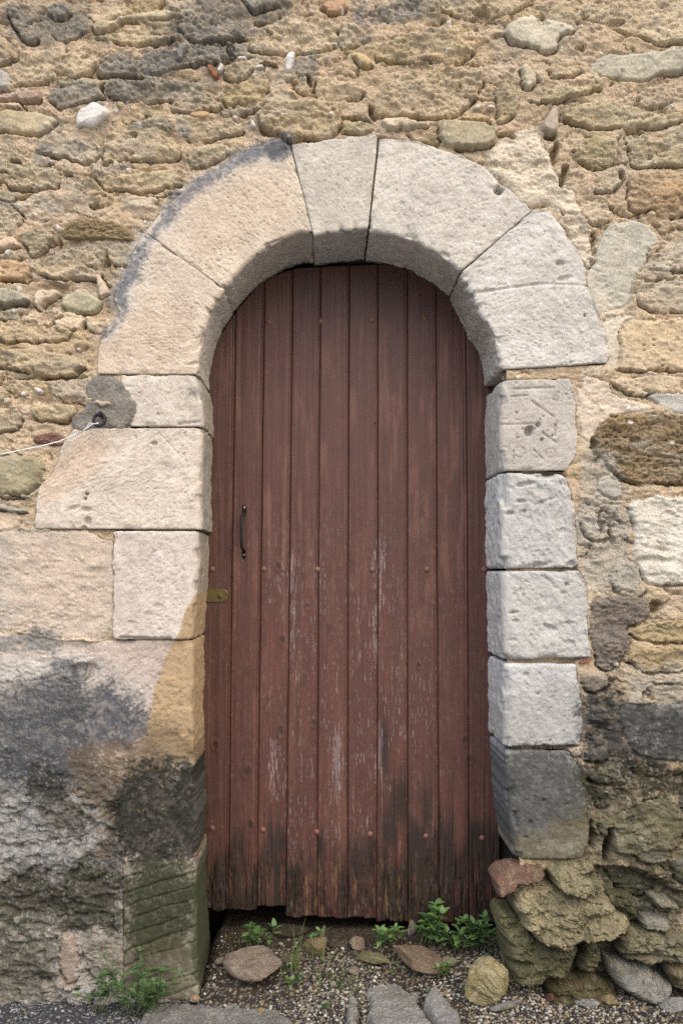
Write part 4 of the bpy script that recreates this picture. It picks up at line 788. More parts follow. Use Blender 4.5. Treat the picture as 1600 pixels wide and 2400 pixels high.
# joints between the boards, top (y=622), middle (y=1340), bottom (y=2150)
JT = [486, 554, 620, 686, 751, 818, 885, 954, 1021, 1090, 1158]
JM = [476, 543, 611, 678, 746, 815, 885, 954, 1024, 1096, 1168]
JB = [466, 535, 601, 669, 743, 814, 882, 955, 1029, 1099, 1172]
BOT = [2134, 2134, 2124, 2149, 2151, 2150, 2160, 2164, 2166, 2160]
cols = []; pl = []; lo = []
for b in range(10):
    w = JM[b + 1] - JM[b]; loc = np.concatenate([[.0, .012, .025, .04], np.linspace(.06, .86, 44), [.885, .90, .915, .93, .95, .965, .98, .995]])
    cols += list(b + loc); pl += [b] * len(loc); lo += list(loc)
cols = np.array(cols); pl = np.array(pl); lo = np.array(lo)
nrow = 640; tv = np.linspace(0, 1, nrow)
bi = np.arange(11)
def jx(yy):       # joint positions for each row
    a, m, c = np.array(JT, float), np.array(JM, float), np.array(JB, float)
    k = np.clip((yy - 622) / 718, 0, 1)[:, None]; k2 = np.clip((yy - 1340) / 810, 0, 1)[:, None]
    return np.where(yy[:, None] < 1340, a + (m - a) * k, m + (c - m) * k2)
xbase = np.interp(cols, bi, JM)
toparch = np.interp(xbase, [470, 500, 545, 600, 650, 686, 920, 985, 1040, 1090, 1140, 1170], [900, 800, 730, 665, 640, 628, 618, 628, 670, 730, 830, 900])
bot = np.array([BOT[p] for p in pl]) + 3.5 * fbm(cols * 3, cols * 0 + 2.2, 60, 3) - np.where(pl >= 6, 4, 1.5) * np.maximum(0, fbm(cols * 6, cols * 0, 61, 2))
py = toparch[None] + (bot - toparch)[None] * tv[:, None]
jj = np.stack([jx(py[:, c_])[np.arange(nrow), pl[c_]] for c_ in range(len(cols))], 1); jk = np.stack([jx(py[:, c_])[np.arange(nrow), pl[c_] + 1] for c_ in range(len(cols))], 1)
px = jj + (jk - jj) * lo[None]
LO = np.repeat(lo[None], nrow, 0); PL = np.repeat(pl[None], nrow, 0)
gr = fbm(px / 3.0 + PL * 7.1, py / 170, 62, 3, .6); gr2 = fbm(px / 9 + PL * 3.3, py / 420, 63, 3)
vg = np.maximum(0, 1 - LO / .035) + np.maximum(0, (LO - .962) / .038)
bead = np.exp(-((LO - .905) / .012) ** 2)
lowk = sst(1750, 2120, py)
hd = -.0055 * np.clip(vg, 0, 1) - .0022 * bead + (.0003 + .0009 * lowk) * gr + .0006 * gr2 + .0016 * (hsh(PL, PL * 0, 64) - .5)
rot = sst(.30, .75, fbm(px / 5 + PL * 5, py / 60, 65, 4, .6) + lowk * .75 - .35) * sst(1900, 2120, py)
hd -= .004 * rot
# paint: brown red, faded patches, dark streaks, painted shade at top and left, flaked places with grey wood, raw wood and mould at the foot
base = hexc('#5f3d33')
Cd = np.ones(px.shape + (3,), np.float32) * base
f1 = sst(.0, .9, fbm(px / 22 + PL * 9.7, py / 120, 66, 4, .55) + .25 * gr) ; zone = sst(690, 800, py) * (1 - .35 * sst(1300, 1700, py))
k = (f1 * zone * .75)[..., None]; Cd = Cd * (1 - k) + hexc('#7a5545') * k
f2 = sst(.1, .9, fbm(px / 8 + PL * 4.7, py / 300, 67, 4, .6)); k = (f2 * .55)[..., None]; Cd = Cd * (1 - k) + hexc('#54342c') * k
k = (.7 * (1 - sst(640, 790, py + 40 * fbm(px / 60, py / 60, 68, 3))))[..., None]; Cd = Cd * (1 - k) + hexc('#50362c') * k  # arch's soft shadow put into the door colour at the top
k = (.30 * sst(560, 480, px))[..., None]; Cd = Cd * (1 - k) + hexc('#54402c') * k  # left jamb's shade tinted into the boards beside it
k = (sst(.1, .8, fbm(px / 30 + PL, py / 260, 84, 3)) * sst(1250, 1500, py) * .5)[..., None]; Cd = Cd * (1 - k) + hexc('#72453a') * k
# pale flakes
fl = fbm(px / 2.4 + PL * 11.3, py / 26, 69, 4, .7)
zf = sst(1120, 1380, py) * (1 - sst(1980, 2100, py)) * sst(590, 630, px) * (1 - sst(1010, 1060, px)) * (.35 + .65 * sst(.30, .62, vn(px / 34 + PL * 3, py / 150, 70))) 
hot = np.exp(-((px - 890) / 12) ** 2) * sst(1060, 1200, py) * (1 - sst(1750, 1900, py)) + np.exp(-((px - 684) / 9) ** 2) * sst(1160, 1250, py) * (1 - sst(1400, 1650, py)) + np.exp(-((px - 790) / 12) ** 2) * np.exp(-((py - 1780) / 110) ** 2) * 1.4 + np.exp(-((px - 628) / 14) ** 2) * np.exp(-((py - 1610) / 50) ** 2) + np.exp(-((px - 640) / 10) ** 2) * np.exp(-((py - 1800) / 70) ** 2)
fm = sst(.74, .94, fl + .24 * zf + .70 * hot * zf) * np.clip(zf * 1.1 + hot * .6, 0, 1) * (LO > .05)
k = (np.clip(fm, 0, 1) * .80)[..., None]
bare = hexc('#97959a') * (1 + .22 * gr)[..., None]; Cd = Cd * (1 - .75 * k) + bare * .75 * k
hd -= .0008 * fm
sc_ = sst(.80, .9, vn(px / 3.2 + PL, py / 9, 85)) * .25 * sst(1000, 1300, py); Cd = Cd * (1 - sc_[..., None]) + hexc('#8d7a72') * sc_[..., None]
# grime / mould
mo = sst(-.35, .75, .75 * fbm(px / 34 + PL * 2.3, py / 110, 71, 4, .5) + 1.60 * sst(1840, 2100, py) + .55 * sst(900, 1010, px) * sst(1720, 1900, py) - .80)
for (cx, cy, rx, ry) in [(940, 1880, 26, 60), (1045, 1970, 26, 70), (640, 1990, 24, 70), (905, 1760, 12, 90), (905, 2010, 22, 60), (1000, 1900, 26, 60), (960, 2040, 60, 40), (910, 1950, 30, 90), (640, 2070, 34, 60), (1050, 2070, 40, 90), (940, 2110, 90, 50), (780, 2120, 120, 30), (1140, 2080, 30, 80)]:
    mo = np.maximum(mo, .95 * sst(1.25, .2, np.sqrt(((px - cx) / rx) ** 2 + ((py - cy) / (ry * 1.5)) ** 2) + .45 * gr2 + .25 * gr))
k = (np.clip(mo, 0, 1) * .92 * (1 - .12 * np.clip(gr, -1, 1)))[..., None]; k = np.clip(k, 0, 1)
Cd = Cd * (1 - k) + hexc('#2a211a') * k
grn = (sst(.2, .8, fbm(px / 20, py / 60, 72, 3) + .4 * gr) * sst(1950, 2130, py) * .5)[..., None]; Cd = Cd * (1 - grn) + hexc('#35331c') * grn
red = sst(.35, .6, fbm(px / 12 + PL * 2, py / 80, 73, 3)) * sst(1950, 2050, py) * .8; Cd = Cd * (1 - .55 * red[..., None]) + hexc('#6e4238') * .55 * red[..., None]
yel = sst(.40, .72, fbm(px / 4 + PL * 8, py / 46, 74, 3, .6)) * sst(1960, 2090, py) * np.where((PL >= 3) & (PL <= 6), .55, .15); Cd = Cd * (1 - yel[..., None]) + hexc('#8f7440') * yel[..., None]
Cd = Cd * (1 + .10 * gr + .07 * (hsh(PL, PL * 0, 75) - .5) * 3.4)[..., None]
for (cx, cy, r_) in [(652, 1328, 5), (661, 1500, 6), (735, 1695, 5), (659, 1714, 7), (879, 993, 3), (1091, 1735, 6), (503, 1746, 6), (1100, 1780, 6), (578, 1808, 8), (586, 1935, 7), (720, 1420, 4), (980, 1560, 4)]:
    e = np.hypot((px - cx), (py - cy) * .7) / r_; kk = (np.exp(-e ** 2) * .8)[..., None]; Cd = Cd * (1 - kk) + hexc('#2e1f1a') * kk; hd += .0012 * np.exp(-((e - 1.4) / .5) ** 2)
Cd *= np.array([.88, .76, .71], np.float32)
groove_tone = np.clip(vg, 0, 1)[..., None] * .6; Cd = Cd * (1 - groove_tone) + hexc('#3a2620') * groove_tone  # boards coloured darker inside the joint grooves
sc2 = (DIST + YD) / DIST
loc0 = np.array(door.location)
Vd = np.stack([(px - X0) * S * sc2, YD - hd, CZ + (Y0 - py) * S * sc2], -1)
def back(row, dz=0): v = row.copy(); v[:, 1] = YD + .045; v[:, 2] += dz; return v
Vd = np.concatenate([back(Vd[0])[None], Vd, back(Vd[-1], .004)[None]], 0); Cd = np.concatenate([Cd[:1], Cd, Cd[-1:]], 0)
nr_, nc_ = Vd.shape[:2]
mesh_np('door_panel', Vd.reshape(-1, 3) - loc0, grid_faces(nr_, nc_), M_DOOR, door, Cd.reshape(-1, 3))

def sphere_rows(nu=16, nv=8, half=False):
    th = np.linspace(0, math.pi / 2 if half else math.pi, nv); ph = np.linspace(0, 2 * math.pi, nu, endpoint=False)
    V = np.array([(math.sin(t_) * math.cos(p), math.sin(t_) * math.sin(p), math.cos(t_)) for t_ in th for p in ph])
    F = [(r * nu + c, r * nu + (c + 1) % nu, (r + 1) * nu + (c + 1) % nu, (r + 1) * nu + c) for r in range(nv - 1) for c in range(nu)]
    return V, np.array(F)
SV, SF = sphere_rows(18, 8, True)
STUDS = [(630,755),(751,753),(870,749),(995,746),(497,1334),(619,1334),(744,1335),(872,1335),(1000,1335),(1134,1335),(497,1941),(616,1945),(742,1950),(867,1955),(998,1960),(1129,1964)]
for i, (a, b) in enumerate(STUDS):
    r = .0098
    v = np.stack([SV[:, 0] * r, -SV[:, 2] * r * .75, SV[:, 1] * r], 1)
    v = v + np.array([wx(a, YD), YD + .002, wz(b, YD)]) - loc0
    n = fbm(SV[:, 0] * 3 + i, SV[:, 1] * 3, 80 + i, 2)
    c = hexc('#74503f' if b < 1500 else '#7a4c40')[None] * (1 + .16 * n)[:, None]
    mesh_np('stud', v, SF, M_DOOR, door, c)

def tube(pts, rad, n=10, closed=False, cap=True):
    """swept round bar; rad scalar or list"""
    P = [Vector(p) for p in pts]; m = len(P); rad = [rad] * m if np.isscalar(rad) else rad
    V = []; F = []; up = Vector((0, 0, 1)); prev = None
    for i in range(m):
        t_ = (P[(i + 1) % m] - P[i - 1]) if closed else (P[min(i + 1, m - 1)] - P[max(i - 1, 0)]); t_.normalize()
        if prev is None:
            a = t_.cross(up if abs(t_.dot(up)) < .9 else Vector((1, 0, 0))).normalized()
        else: a = (prev - t_ * prev.dot(t_)).normalized()
        prev = a; b = t_.cross(a)
        for k in range(n):
            q = 2 * math.pi * k / n; V.append(P[i] + (a * math.cos(q) + b * math.sin(q)) * rad[i])
    mm = m if closed else m - 1
    for i in range(mm):
        for k in range(n): F.append((i * n + k, i * n + (k + 1) % n, ((i + 1) % m) * n + (k + 1) % n, ((i + 1) % m) * n + k))
    if cap and not closed:
        for e, s_ in ((0, 1), (m - 1, -1)):
            V.append(P[e]); c = len(V) - 1
            for k in range(n): F.append((c, e * n + (k + 1) % n, e * n + k, c) if s_ > 0 else (c, e * n + k, e * n + (k + 1) % n, c))
    return np.array([tuple(v) for v in V]), F
def mesh_py(name, V, F, mat, parent=None, smooth=True):
    me = bpy.data.meshes.new(name); F2_ = [tuple(dict.fromkeys(f)) for f in F]
    me.from_pydata([tuple(v) for v in V], [], F2_); me.update()
    if smooth: smooth_faces(me)
    return link(name, me, mat, parent)
def join(parts):
    V = []; F = []; o = 0
    for v, f in parts:
        V += [tuple(q) for q in v]; F += [tuple(int(k) + o for k in g) for g in f]; o += len(v)
    return V, F
def stadium(x0, x1, z0, z1, left_round, right_round, y0, y1, n=10, bev=.0012):
    """plate outline in XZ extruded in Y with a bevelled front"""
    r = (z1 - z0) / 2; zc = (z0 + z1) / 2; pts = []
    if right_round: pts += [(x1 - r + r * math.cos(a), zc + r * math.sin(a)) for a in np.linspace(-math.pi / 2, math.pi / 2, n)]
    else: pts += [(x1, z0), (x1, z1)]
    if left_round: pts += [(x0 + r + r * math.cos(a), zc + r * math.sin(a)) for a in np.linspace(math.pi / 2, 1.5 * math.pi, n)]
    else: pts += [(x0, z1), (x0, z0)]
    c = np.mean(pts, 0); V = []; m = len(pts)
    for yy, sc in ((y1, 1), (y0 + bev, 1), (y0, .93)):
        for p in pts: V.append((c[0] + (p[0] - c[0]) * sc if sc == 1 else p[0] - np.sign(p[0] - c[0]) * bev, yy, p[1] if sc == 1 else p[1] - np.sign(p[1] - c[1]) * bev))
    F = [(r_ * m + k, r_ * m + (k + 1) % m, (r_ + 1) * m + (k + 1) % m, (r_ + 1) * m + k) for r_ in range(2) for k in range(m)]
    F.append(tuple(2 * m + k for k in range(m)))
    return V, F

def dl(a, b, d=0.0): return Vector((wx(a, YD), YD - d, wz(b, YD))) - Vector(loc0)
# handle: two drilled feet and a bowed bar
p_t = dl(573, 1190); p_b = dl(572, 1300)
hp = []
for (a, b, d) in [(572.5,1200,.004),(572.5,1205,.010),(570,1209,.022),(568.5,1216,.030),(568,1240,.032),(567.5,1265,.032),(568,1281,.030),(569.5,1286,.022),(572,1290,.010),(572.5,1295,.004)]:
    hp.append(dl(a, b, d))
parts = [tube(hp, [.0050,.0048,.0045,.0042,.0042,.0042,.0042,.0045,.0048,.0052], 10)]
for (c0, c1, cx) in [(1183, 1204, 573), (1290, 1310, 572)]:
    a = dl(cx - 4.4, c1); b = dl(cx + 4.4, c0); r_ = .0055
    xs0, xs1, zs0, zs1 = a.x, b.x, a.z, b.z
    n = 8; pts = [(xs0, zs0), (xs1, zs0)] if c0 < 1200 else [(xs1, zs1), (xs0, zs1)]
    cxm = (xs0 + xs1) / 2
    if c0 < 1200: pts = [(xs1, zs0)] + [(cxm + r_ * math.cos(q), zs1 - r_ + r_ * math.sin(q)) for q in np.linspace(0, math.pi, n)] + [(xs0, zs0)]
    else: pts = [(xs0, zs1)] + [(cxm - r_ * math.cos(q), zs0 + r_ - r_ * math.sin(q)) for q in np.linspace(0, math.pi, n)] + [(xs1, zs1)]
    m = len(pts); y1 = -loc0[1] + YD + .001; y0 = y1 - .005
    V = [(p[0], y1, p[1]) for p in pts] + [(p[0], y0, p[1]) for p in pts]
    F = [(k, (k + 1) % m, m + (k + 1) % m, m + k) for k in range(m)] + [tuple(m + k for k in range(m))]
    parts.append((V, F))
hV, hF = join(parts)
handle = mesh_py('handle', hV, hF, M_IRON, door)
for (a, b) in [(573, 1189.5), (572, 1300)]:
    c = dl(a, b, .0042)
    v, f = tube([c + Vector((.0022 * math.cos(q), 0, .0022 * math.sin(q))) for q in np.linspace(0, 2 * math.pi, 14, endpoint=False)], .0010, 6, closed=True)
    mesh_py('screw', v, f, M_SCREW, handle)
# lock plate
a = dl(470, 1411); b = dl(536, 1380)
V, F = stadium(a.x, b.x, a.z, b.z, False, True, -loc0[1] + YD - .0035, -loc0[1] + YD + .003)
lock = mesh_py('lock_plate', V, F, M_BRASS, door, smooth=False)
c = dl(516, 1397, .003)
cyl = [tube([c + Vector((0, -.0005, 0)), c + Vector((0, -.005, 0)), c + Vector((0, -.0062, 0))], [.0066, .0066, .0052], 18)]
mesh_py('lock_cylinder', *join(cyl), M_BRASS, lock)
v, f = tube([c + Vector((-.0008, -.0062, .0)), c + Vector((-.0008, -.0068, .0))], .0022, 8); mesh_py('keyhole', v, f, M_IRON, lock)
c = dl(530.5, 1394.5, .0036); v, f = tube([c, c + Vector((0, -.0006, 0))], .0022, 10); mesh_py('screw_hole', v, f, M_IRON, lock)

# ------------------------------------------------------------------ iron ring and string
ring = empty('iron_ring', (wx(243), -.03, wz(988)))
tag(ring, 'small black iron ring fixed in the grey cement patch beside the left jamb', 'ring')
rl = Vector(ring.location)
def wl(a, b, d): return Vector((wx(a), -d, wz(b))) - rl
v, f = tube([wl(242 + 13 * math.cos(q), 990 + 14.5 * math.sin(q), .043 + .006 * math.sin(q)) for q in np.linspace(0, 2 * math.pi, 28, endpoint=False)], .0047, 10, closed=True)
mesh_py('ring_loop', v, f, M_RUST, ring)
v, f = tube([wl(247, 976, .005), wl(246, 975, .035), wl(244, 973, .046), wl(243, 977, .052), wl(243, 981, .048), wl(245, 982, .036), wl(248, 981, .005)], .0042, 8)
mesh_py('staple', v, f, M_RUST, ring)
sp = [(242, 998, .050), (225, 1002, .050), (208, 1014, .046), (190, 1022, .045), (150, 1040, .046), (110, 1051, .05), (50, 1064, .056), (0, 1075, .062), (-120, 1094, .075), (-420, 1120, .10)]
strg = empty('string', (wx(0), -.06, wz(1075)))
tag(strg, 'thin white string tied to the iron ring and running off to the left', 'string')
sl = Vector(strg.location)
pts = [Vector((wx(a), -d, wz(b))) - sl for a, b, d in sp]
v1 = tube(pts, .0015, 7)
v2 = tube([Vector((wx(a), -d, wz(b))) - sl for a, b, d in [(236, 1001, .055), (222, 998, .052), (212, 1010, .048), (204, 1016, .047)]], .0011, 7)
mesh_py('cord', *join([v1, v2]), M_WIRE, strg)
kn = []
for a, b in [(203, 1016), (200, 1018), (196, 1019), (191, 1021)]:
    kn.append(tube([Vector((wx(a - 1.5), -.052, wz(b - 3.6))) - sl, Vector((wx(a + .6), -.054, wz(b))) - sl, Vector((wx(a + 1.6), -.048, wz(b + 3.2))) - sl], .0007, 5))
mesh_py('knot', *join(kn), M_IRON, strg)

# ------------------------------------------------------------------ ground
M_ROAD = bpy.data.materials.new('asphalt'); M_ROAD.use_nodes = True
nt = M_ROAD.node_tree; N = nt.nodes; Lk = nt.links; b_ = N['Principled BSDF']; b_.inputs['Roughness'].default_value = .85
tc = N.new('ShaderNodeTexCoord'); vo = N.new('ShaderNodeTexVoronoi'); vo.inputs['Scale'].default_value = 170; Lk.new(tc.outputs['Object'], vo.inputs['Vector'])
rp = N.new('ShaderNodeValToRGB'); rp.color_ramp.interpolation = 'CONSTANT'
for p_, c_ in ((0.0, (.030, .032, .038, 1)), (.40, (.050, .052, .058, 1)), (.66, (.022, .023, .026, 1)), (.82, (.13, .13, .135, 1)), (.93, (.30, .28, .25, 1))):
    e = rp.color_ramp.elements.new(p_) if p_ else rp.color_ramp.elements[0]; e.color = c_
rp.color_ramp.elements[-1].color = (.34, .32, .29, 1)
sx_ = N.new('ShaderNodeSeparateColor'); Lk.new(vo.outputs['Color'], sx_.inputs[0]); Lk.new(sx_.outputs[0], rp.inputs[0])
Lk.new(rp.outputs[0], b_.inputs['Base Color'])
bp_ = N.new('ShaderNodeBump'); bp_.inputs['Strength'].default_value = .9; bp_.inputs['Distance'].default_value = .004; bp_.invert = True
Lk.new(vo.outputs['Distance'], bp_.inputs['Height']); Lk.new(bp_.outputs[0], b_.inputs['Normal'])
xs = np.concatenate([np.linspace(-30, -1.5, 20), np.arange(-1.45, 1.5, .02), np.linspace(1.5, 30, 20)]); ys = np.concatenate([np.linspace(-40, -1, 24), np.arange(-.95, .4, .02)])
RX, RY = np.meshgrid(xs, ys); rz = .006 * fbm(RX * 4, RY * 4, 90, 3) * (np.abs(RY) < 1) - .0
road = mesh_np('road', np.stack([RX, RY, rz], -1).reshape(-1, 3), grid_faces(*RX.shape), M_ROAD, None, None); tag(road, kind='structure')

M_BOUNCE = mat_plain('pale_bounce', (.33, .325, .315), rough=.9, bump=.4, sc=14, var=.25)  # unseen pale sheet added to bounce light onto the arch underside
xs = np.linspace(-14, 14, 57); ys = np.linspace(-6.5, -.75, 24); LX, LY = np.meshgrid(xs, ys)
bounce = mesh_np('bounce_sheet', np.stack([LX, LY + .05 * fbm(LX * 2, LX * 0, 97, 3) * (LY > -.8), LX * 0 + .012], -1).reshape(-1, 3), grid_faces(*LX.shape), M_BOUNCE); tag(bounce, kind='structure')

def soil_z(X, Y):
    z = np.interp(Y, [-.40, -.22, -.12, -.05, 0, .10, .225, .5], [-.03, .004, .014, .034, .052, .082, .108, .112])
    pxx = X / S + X0
    e = sst(430, 500, pxx) * (1 - sst(1200, 1300, pxx))
    z2 = np.interp(Y, [-.40, -.20, -.10, -.03, .1], [-.03, -.006, .012, .022, .03])
    z = np.where(pxx > 900, z2 + (z - z2) * e, -.03 + (z + .03) * e)
    return z + .006 * fbm(X * 9, Y * 9, 91, 3) * 1.0
xs = np.arange(wx(410), wx(1750), .0045); ys = np.arange(-.34, .50, .0045)
GXs, GYs = np.meshgrid(xs, ys); zs = soil_z(GXs, GYs) + .0022 * fbm(GXs * 90, GYs * 90, 92, 3)
nn = fbm(GXs * 12, GYs * 12, 93, 4); n2 = vn(GXs * 260, GYs * 260, 94)
cs = hexc('#3b3126')[None, None] * (1 + .25 * nn)[..., None]
k = sst(.66, .8, n2)[..., None] * .6; cs = cs * (1 - k) + hexc('#b7a98e') * k
k = sst(.3, .2, n2)[..., None] * .6; cs = cs * (1 - k) + hexc('#2f2f33') * k
k = sst(.10, .20, GYs + .03 * nn)[..., None] * .75; cs = cs * (1 - k) + hexc('#3a3023') * k
so = mesh_np('soil', np.stack([GXs, GYs, zs], -1).reshape(-1, 3), grid_faces(*GXs.shape), M_WALL, None, cs.reshape(-1, 3)); tag(so, kind='structure')

# gravel: thousands of chips, one stuff object
rg = np.random.RandomState(21)
def ico():
    t_ = (1 + 5 ** .5) / 2
    V = np.array([(-1, t_, 0), (1, t_, 0), (-1, -t_, 0), (1, -t_, 0), (0, -1, t_), (0, 1, t_), (0, -1, -t_), (0, 1, -t_), (t_, 0, -1), (t_, 0, 1), (-t_, 0, -1), (-t_, 0, 1)], float)
    V /= np.linalg.norm(V[0])
    F = np.array([(0, 11, 5), (0, 5, 1), (0, 1, 7), (0, 7, 10), (0, 10, 11), (1, 5, 9), (5, 11, 4), (11, 10, 2), (10, 7, 6), (7, 1, 8), (3, 9, 4), (3, 4, 2), (3, 2, 6), (3, 6, 8), (3, 8, 9), (4, 9, 5), (2, 4, 11), (6, 2, 10), (8, 6, 7), (9, 8, 1)])
    return V, F
IV, IF = ico()
def gravel(name, n, xr, yr, rmin, rmax, pal, dens=None, label=None):
    X = rg.uniform(*xr, n); Y = rg.uniform(*yr, n)
    ok = np.ones(n, bool) if dens is None else rg.rand(n) < dens(X, Y)
    X = X[ok]; Y = Y[ok]; n = len(X)
    r = rmin + (rmax - rmin) * rg.rand(n) ** 3.0
    z = np.maximum(soil_z(X, Y), .006 * fbm(X * 4, Y * 4, 90, 3)) + r * .25
    sc = r[:, None] * np.stack([rg.uniform(.75, 1.3, n), rg.uniform(.75, 1.3, n), rg.uniform(.5, .8, n)], 1)
    a = rg.uniform(0, 6.28, n); ca, sa = np.cos(a), np.sin(a)
    P = IV[None] * (1 + .32 * (rg.rand(n, 12, 1) - .5)) * sc[:, None]
    Q = np.stack([P[..., 0] * ca[:, None] - P[..., 1] * sa[:, None], P[..., 0] * sa[:, None] + P[..., 1] * ca[:, None], P[..., 2]], -1) + np.stack([X, Y, z], 1)[:, None]
    F = (IF[None] + (np.arange(n) * 12)[:, None, None]).reshape(-1, 3)
    pc = np.stack([hexc(h) for h, w in pal]); pw = np.array([w for h, w in pal], float); pw /= pw.sum()
    c = pc[rg.choice(len(pal), n, p=pw)] * rg.uniform(.38, .85, (n, 1)); c = np.repeat(c[:, None], 12, 1).reshape(-1, 3)
    o = mesh_np(name, Q.reshape(-1, 3), F, M_PEB, None, c, smooth=False)
    tag(o, label, 'gravel', kind='stuff'); return o
PALG = [('#d0cabd', 5), ('#b8a888', 4), ('#3c3c40', 5), ('#8f8574', 3), ('#a58a60', 2), ('#5a5a5c', 2)]
def dn(X, Y):
    pxx = X / S + X0
    a = sst(455, 490, pxx) * (1 - sst(1120, 1200, pxx)) * (1 - .85 * sst(.02, .12, Y)) * (.06 + .70 * sst(.38, .62, vn(X * 9, Y * 9, 95)))
    b = sst(1050, 1150, pxx) * (1 - sst(1460, 1560, pxx)) * sst(-.20, -.12, Y) * .8
    return np.maximum(a * sst(-.28, -.16, Y + .04 * fbm(X * 8, Y * 8, 96, 2)), b)
gravel('gravel', 42000, (wx(440), wx(1560)), (-.26, .22), .0015, .0062, PALG, dn, 'white, tan and black gravel chips on the ground before the door')
gravel('road_grit', 2600, (wx(-20), wx(1640)), (-.30, -.01), .0018, .0050, [('#c8c4bc', 5), ('#8a8884', 4), ('#3a3c42', 4), ('#b09a78', 2)], None, 'small pale grit lying on the dark asphalt along the wall')

def ground_at(a, b):
    """world point on the soil seen at photo pixel (a,b)"""
    Yv = 0.0
    for _ in range(30):
        X = (a - X0) * S * (DIST + Yv) / DIST
        z = float(np.maximum(soil_z(np.array([X]), np.array([Yv])), 0)[0])
        Yv = .5 * Yv + .5 * ((CZ - z) * FPX / (b - Y0) - DIST)
    return Vector(((a - X0) * S * (DIST + Yv) / DIST, Yv, z))

# rocks: convex faceted bodies from random planes, roughened
def fib(n):
    i = np.arange(n) + .5; ph = np.arccos(1 - 2 * i / n); th = math.pi * (1 + 5 ** .5) * i
    return np.stack([np.cos(th) * np.sin(ph), np.sin(th) * np.sin(ph), np.cos(ph)], 1)
def cube_sphere(n=40):
    V = []; F = []; lin = np.tan(np.linspace(-math.pi / 4, math.pi / 4, n))
    for ax in range(3):
        for s_ in (1, -1):
            A, B = np.meshgrid(lin, lin); one = np.ones_like(A) * s_
            P = [None] * 3; P[ax] = one; P[(ax + 1) % 3] = A; P[(ax + 2) % 3] = B
            q = np.stack(P, -1).reshape(-1, 3); q /= np.linalg.norm(q, axis=1, keepdims=True)
            F.append(grid_faces(n, n, flip=s_ < 0) + len(V) * n * n); V.append(q)
    return np.concatenate(V), np.concatenate(F)
CV, CF = cube_sphere(44)
def rock(name, loc, size, cols, seed, nplane=16, sharp=16.0, rough=.05, rotz=0.0, parent=None, mat=None, tilt=(0, 0), flat_top=None, sink=.15):
    r_ = np.random.RandomState(seed); Np = r_.normal(size=(nplane, 3)); Np /= np.linalg.norm(Np, axis=1, keepdims=True); dpl = r_.uniform(.68, 1.0, nplane)
    if flat_top is not None:
        Np = np.concatenate([Np, [[0, 0, 1], [0, 0, -1]]]); dpl = np.concatenate([dpl, [flat_top, .8]])
    dot = np.clip(CV @ Np.T, 1e-3, None); rr = dpl[None] / dot; rad = -np.log(np.exp(-sharp * np.minimum(rr, 3)).sum(1)) / sharp
    rad = np.clip(rad, .2, 1.15)
    D_ = CV
    n = fbm(D_[:, 0] * 3.2 + D_[:, 2] * 1.7 + seed, D_[:, 1] * 3.2 - D_[:, 2] * 2.1, seed + 1, 5, .6); nf = fbm(D_[:, 0] * 17 + D_[:, 2] * 11, D_[:, 1] * 17 - D_[:, 2] * 13, seed + 2, 2)
    P = D_ * (rad + rough * n + rough * .3 * nf)[:, None] * np.array(size)[None] * .5
    cz_, sz_ = math.cos(rotz), math.sin(rotz)
    P = P @ np.array(Matrix.Rotation(tilt[0], 3, 'X') @ Matrix.Rotation(tilt[1], 3, 'Y')).T
    P = np.stack([P[:, 0] * cz_ - P[:, 1] * sz_, P[:, 0] * sz_ + P[:, 1] * cz_, P[:, 2]], 1)
    P[:, 2] -= P[:, 2].min() + sink * size[2]
    t_ = sst(-.5, .7, fbm(D_[:, 0] * 2 + D_[:, 2] + seed, D_[:, 1] * 2 + D_[:, 2], seed + 3, 4))[:, None]
    c = hexc(cols[0]) * (1 - t_) + hexc(cols[1]) * t_; c = c * (1 + .12 * n + .1 * nf)[:, None]
    if len(cols) > 2:
        t2 = sst(.1, .6, fbm(D_[:, 0] * 5 + seed, D_[:, 1] * 5 + D_[:, 2] * 3, seed + 4, 3))[:, None] * .8; c = c * (1 - t2) + hexc(cols[2]) * t2
    o = mesh_np(name, P, CF, mat or M_ROCK, parent, c); o.location = loc
    return o
def loose(name, px_, py_, size, cols, seed, label, group=None, cat='stone', **kw):
    g = ground_at(px_, py_); o = rock(name, (g.x, g.y, g.z), size, cols, seed, **kw); tag(o, label, cat, group); return o
loose('flat_stone', 600, 2268, (.165, .17, .055), ('#a08e7a', '#8f7e68', '#7d7060'), 101, 'flat pinkish stone lying on the gravel near the left jamb', flat_top=.62, nplane=11, rotz=.3, tilt=(.12, -.03), rough=.03)
loose('rock', 1142, 2335, (.145, .13, .125), ('#b5a878', '#a3925e', '#c3b68e'), 102, 'pale yellow rough rock on the ground by the mossy footing', rough=.07, rotz=.4)
loose('flat_stone', 980, 2266, (.115, .15, .045), ('#907a62', '#847058'), 103, 'brown triangular flat stone behind the concrete slab', flat_top=.6, nplane=7, rotz=1.1, rough=.03, tilt=(.25, .05))
loose('rock', 742, 2236, (.075, .06, .055), ('#8d7a54', '#7a6b4a', '#a39468'), 104, 'small olive brown stone behind the grass tuft', rotz=.2)
loose('flat_stone', 868, 2250, (.105, .06, .032), ('#7f7854', '#8f8358', '#5e5c3a'), 105, 'greenish flat stone just behind the concrete slab', flat_top=.7, rotz=-.35)
loose('rock', 838, 2222, (.050, .045, .045), ('#a38f78', '#8d7a64'), 106, 'small pinkish grey chunk below the rotten door bottom')
loose('rock', 965, 2190, (.028, .028, .055), ('#a89a88', '#8f7c64'), 107, 'little upright pale stone under the door between two weeds')
loose('rock', 830, 2282, (.036, .028, .022), ('#8f8068', '#a08f76'), 108, 'small oval brown pebble beside the corner of the concrete slab')
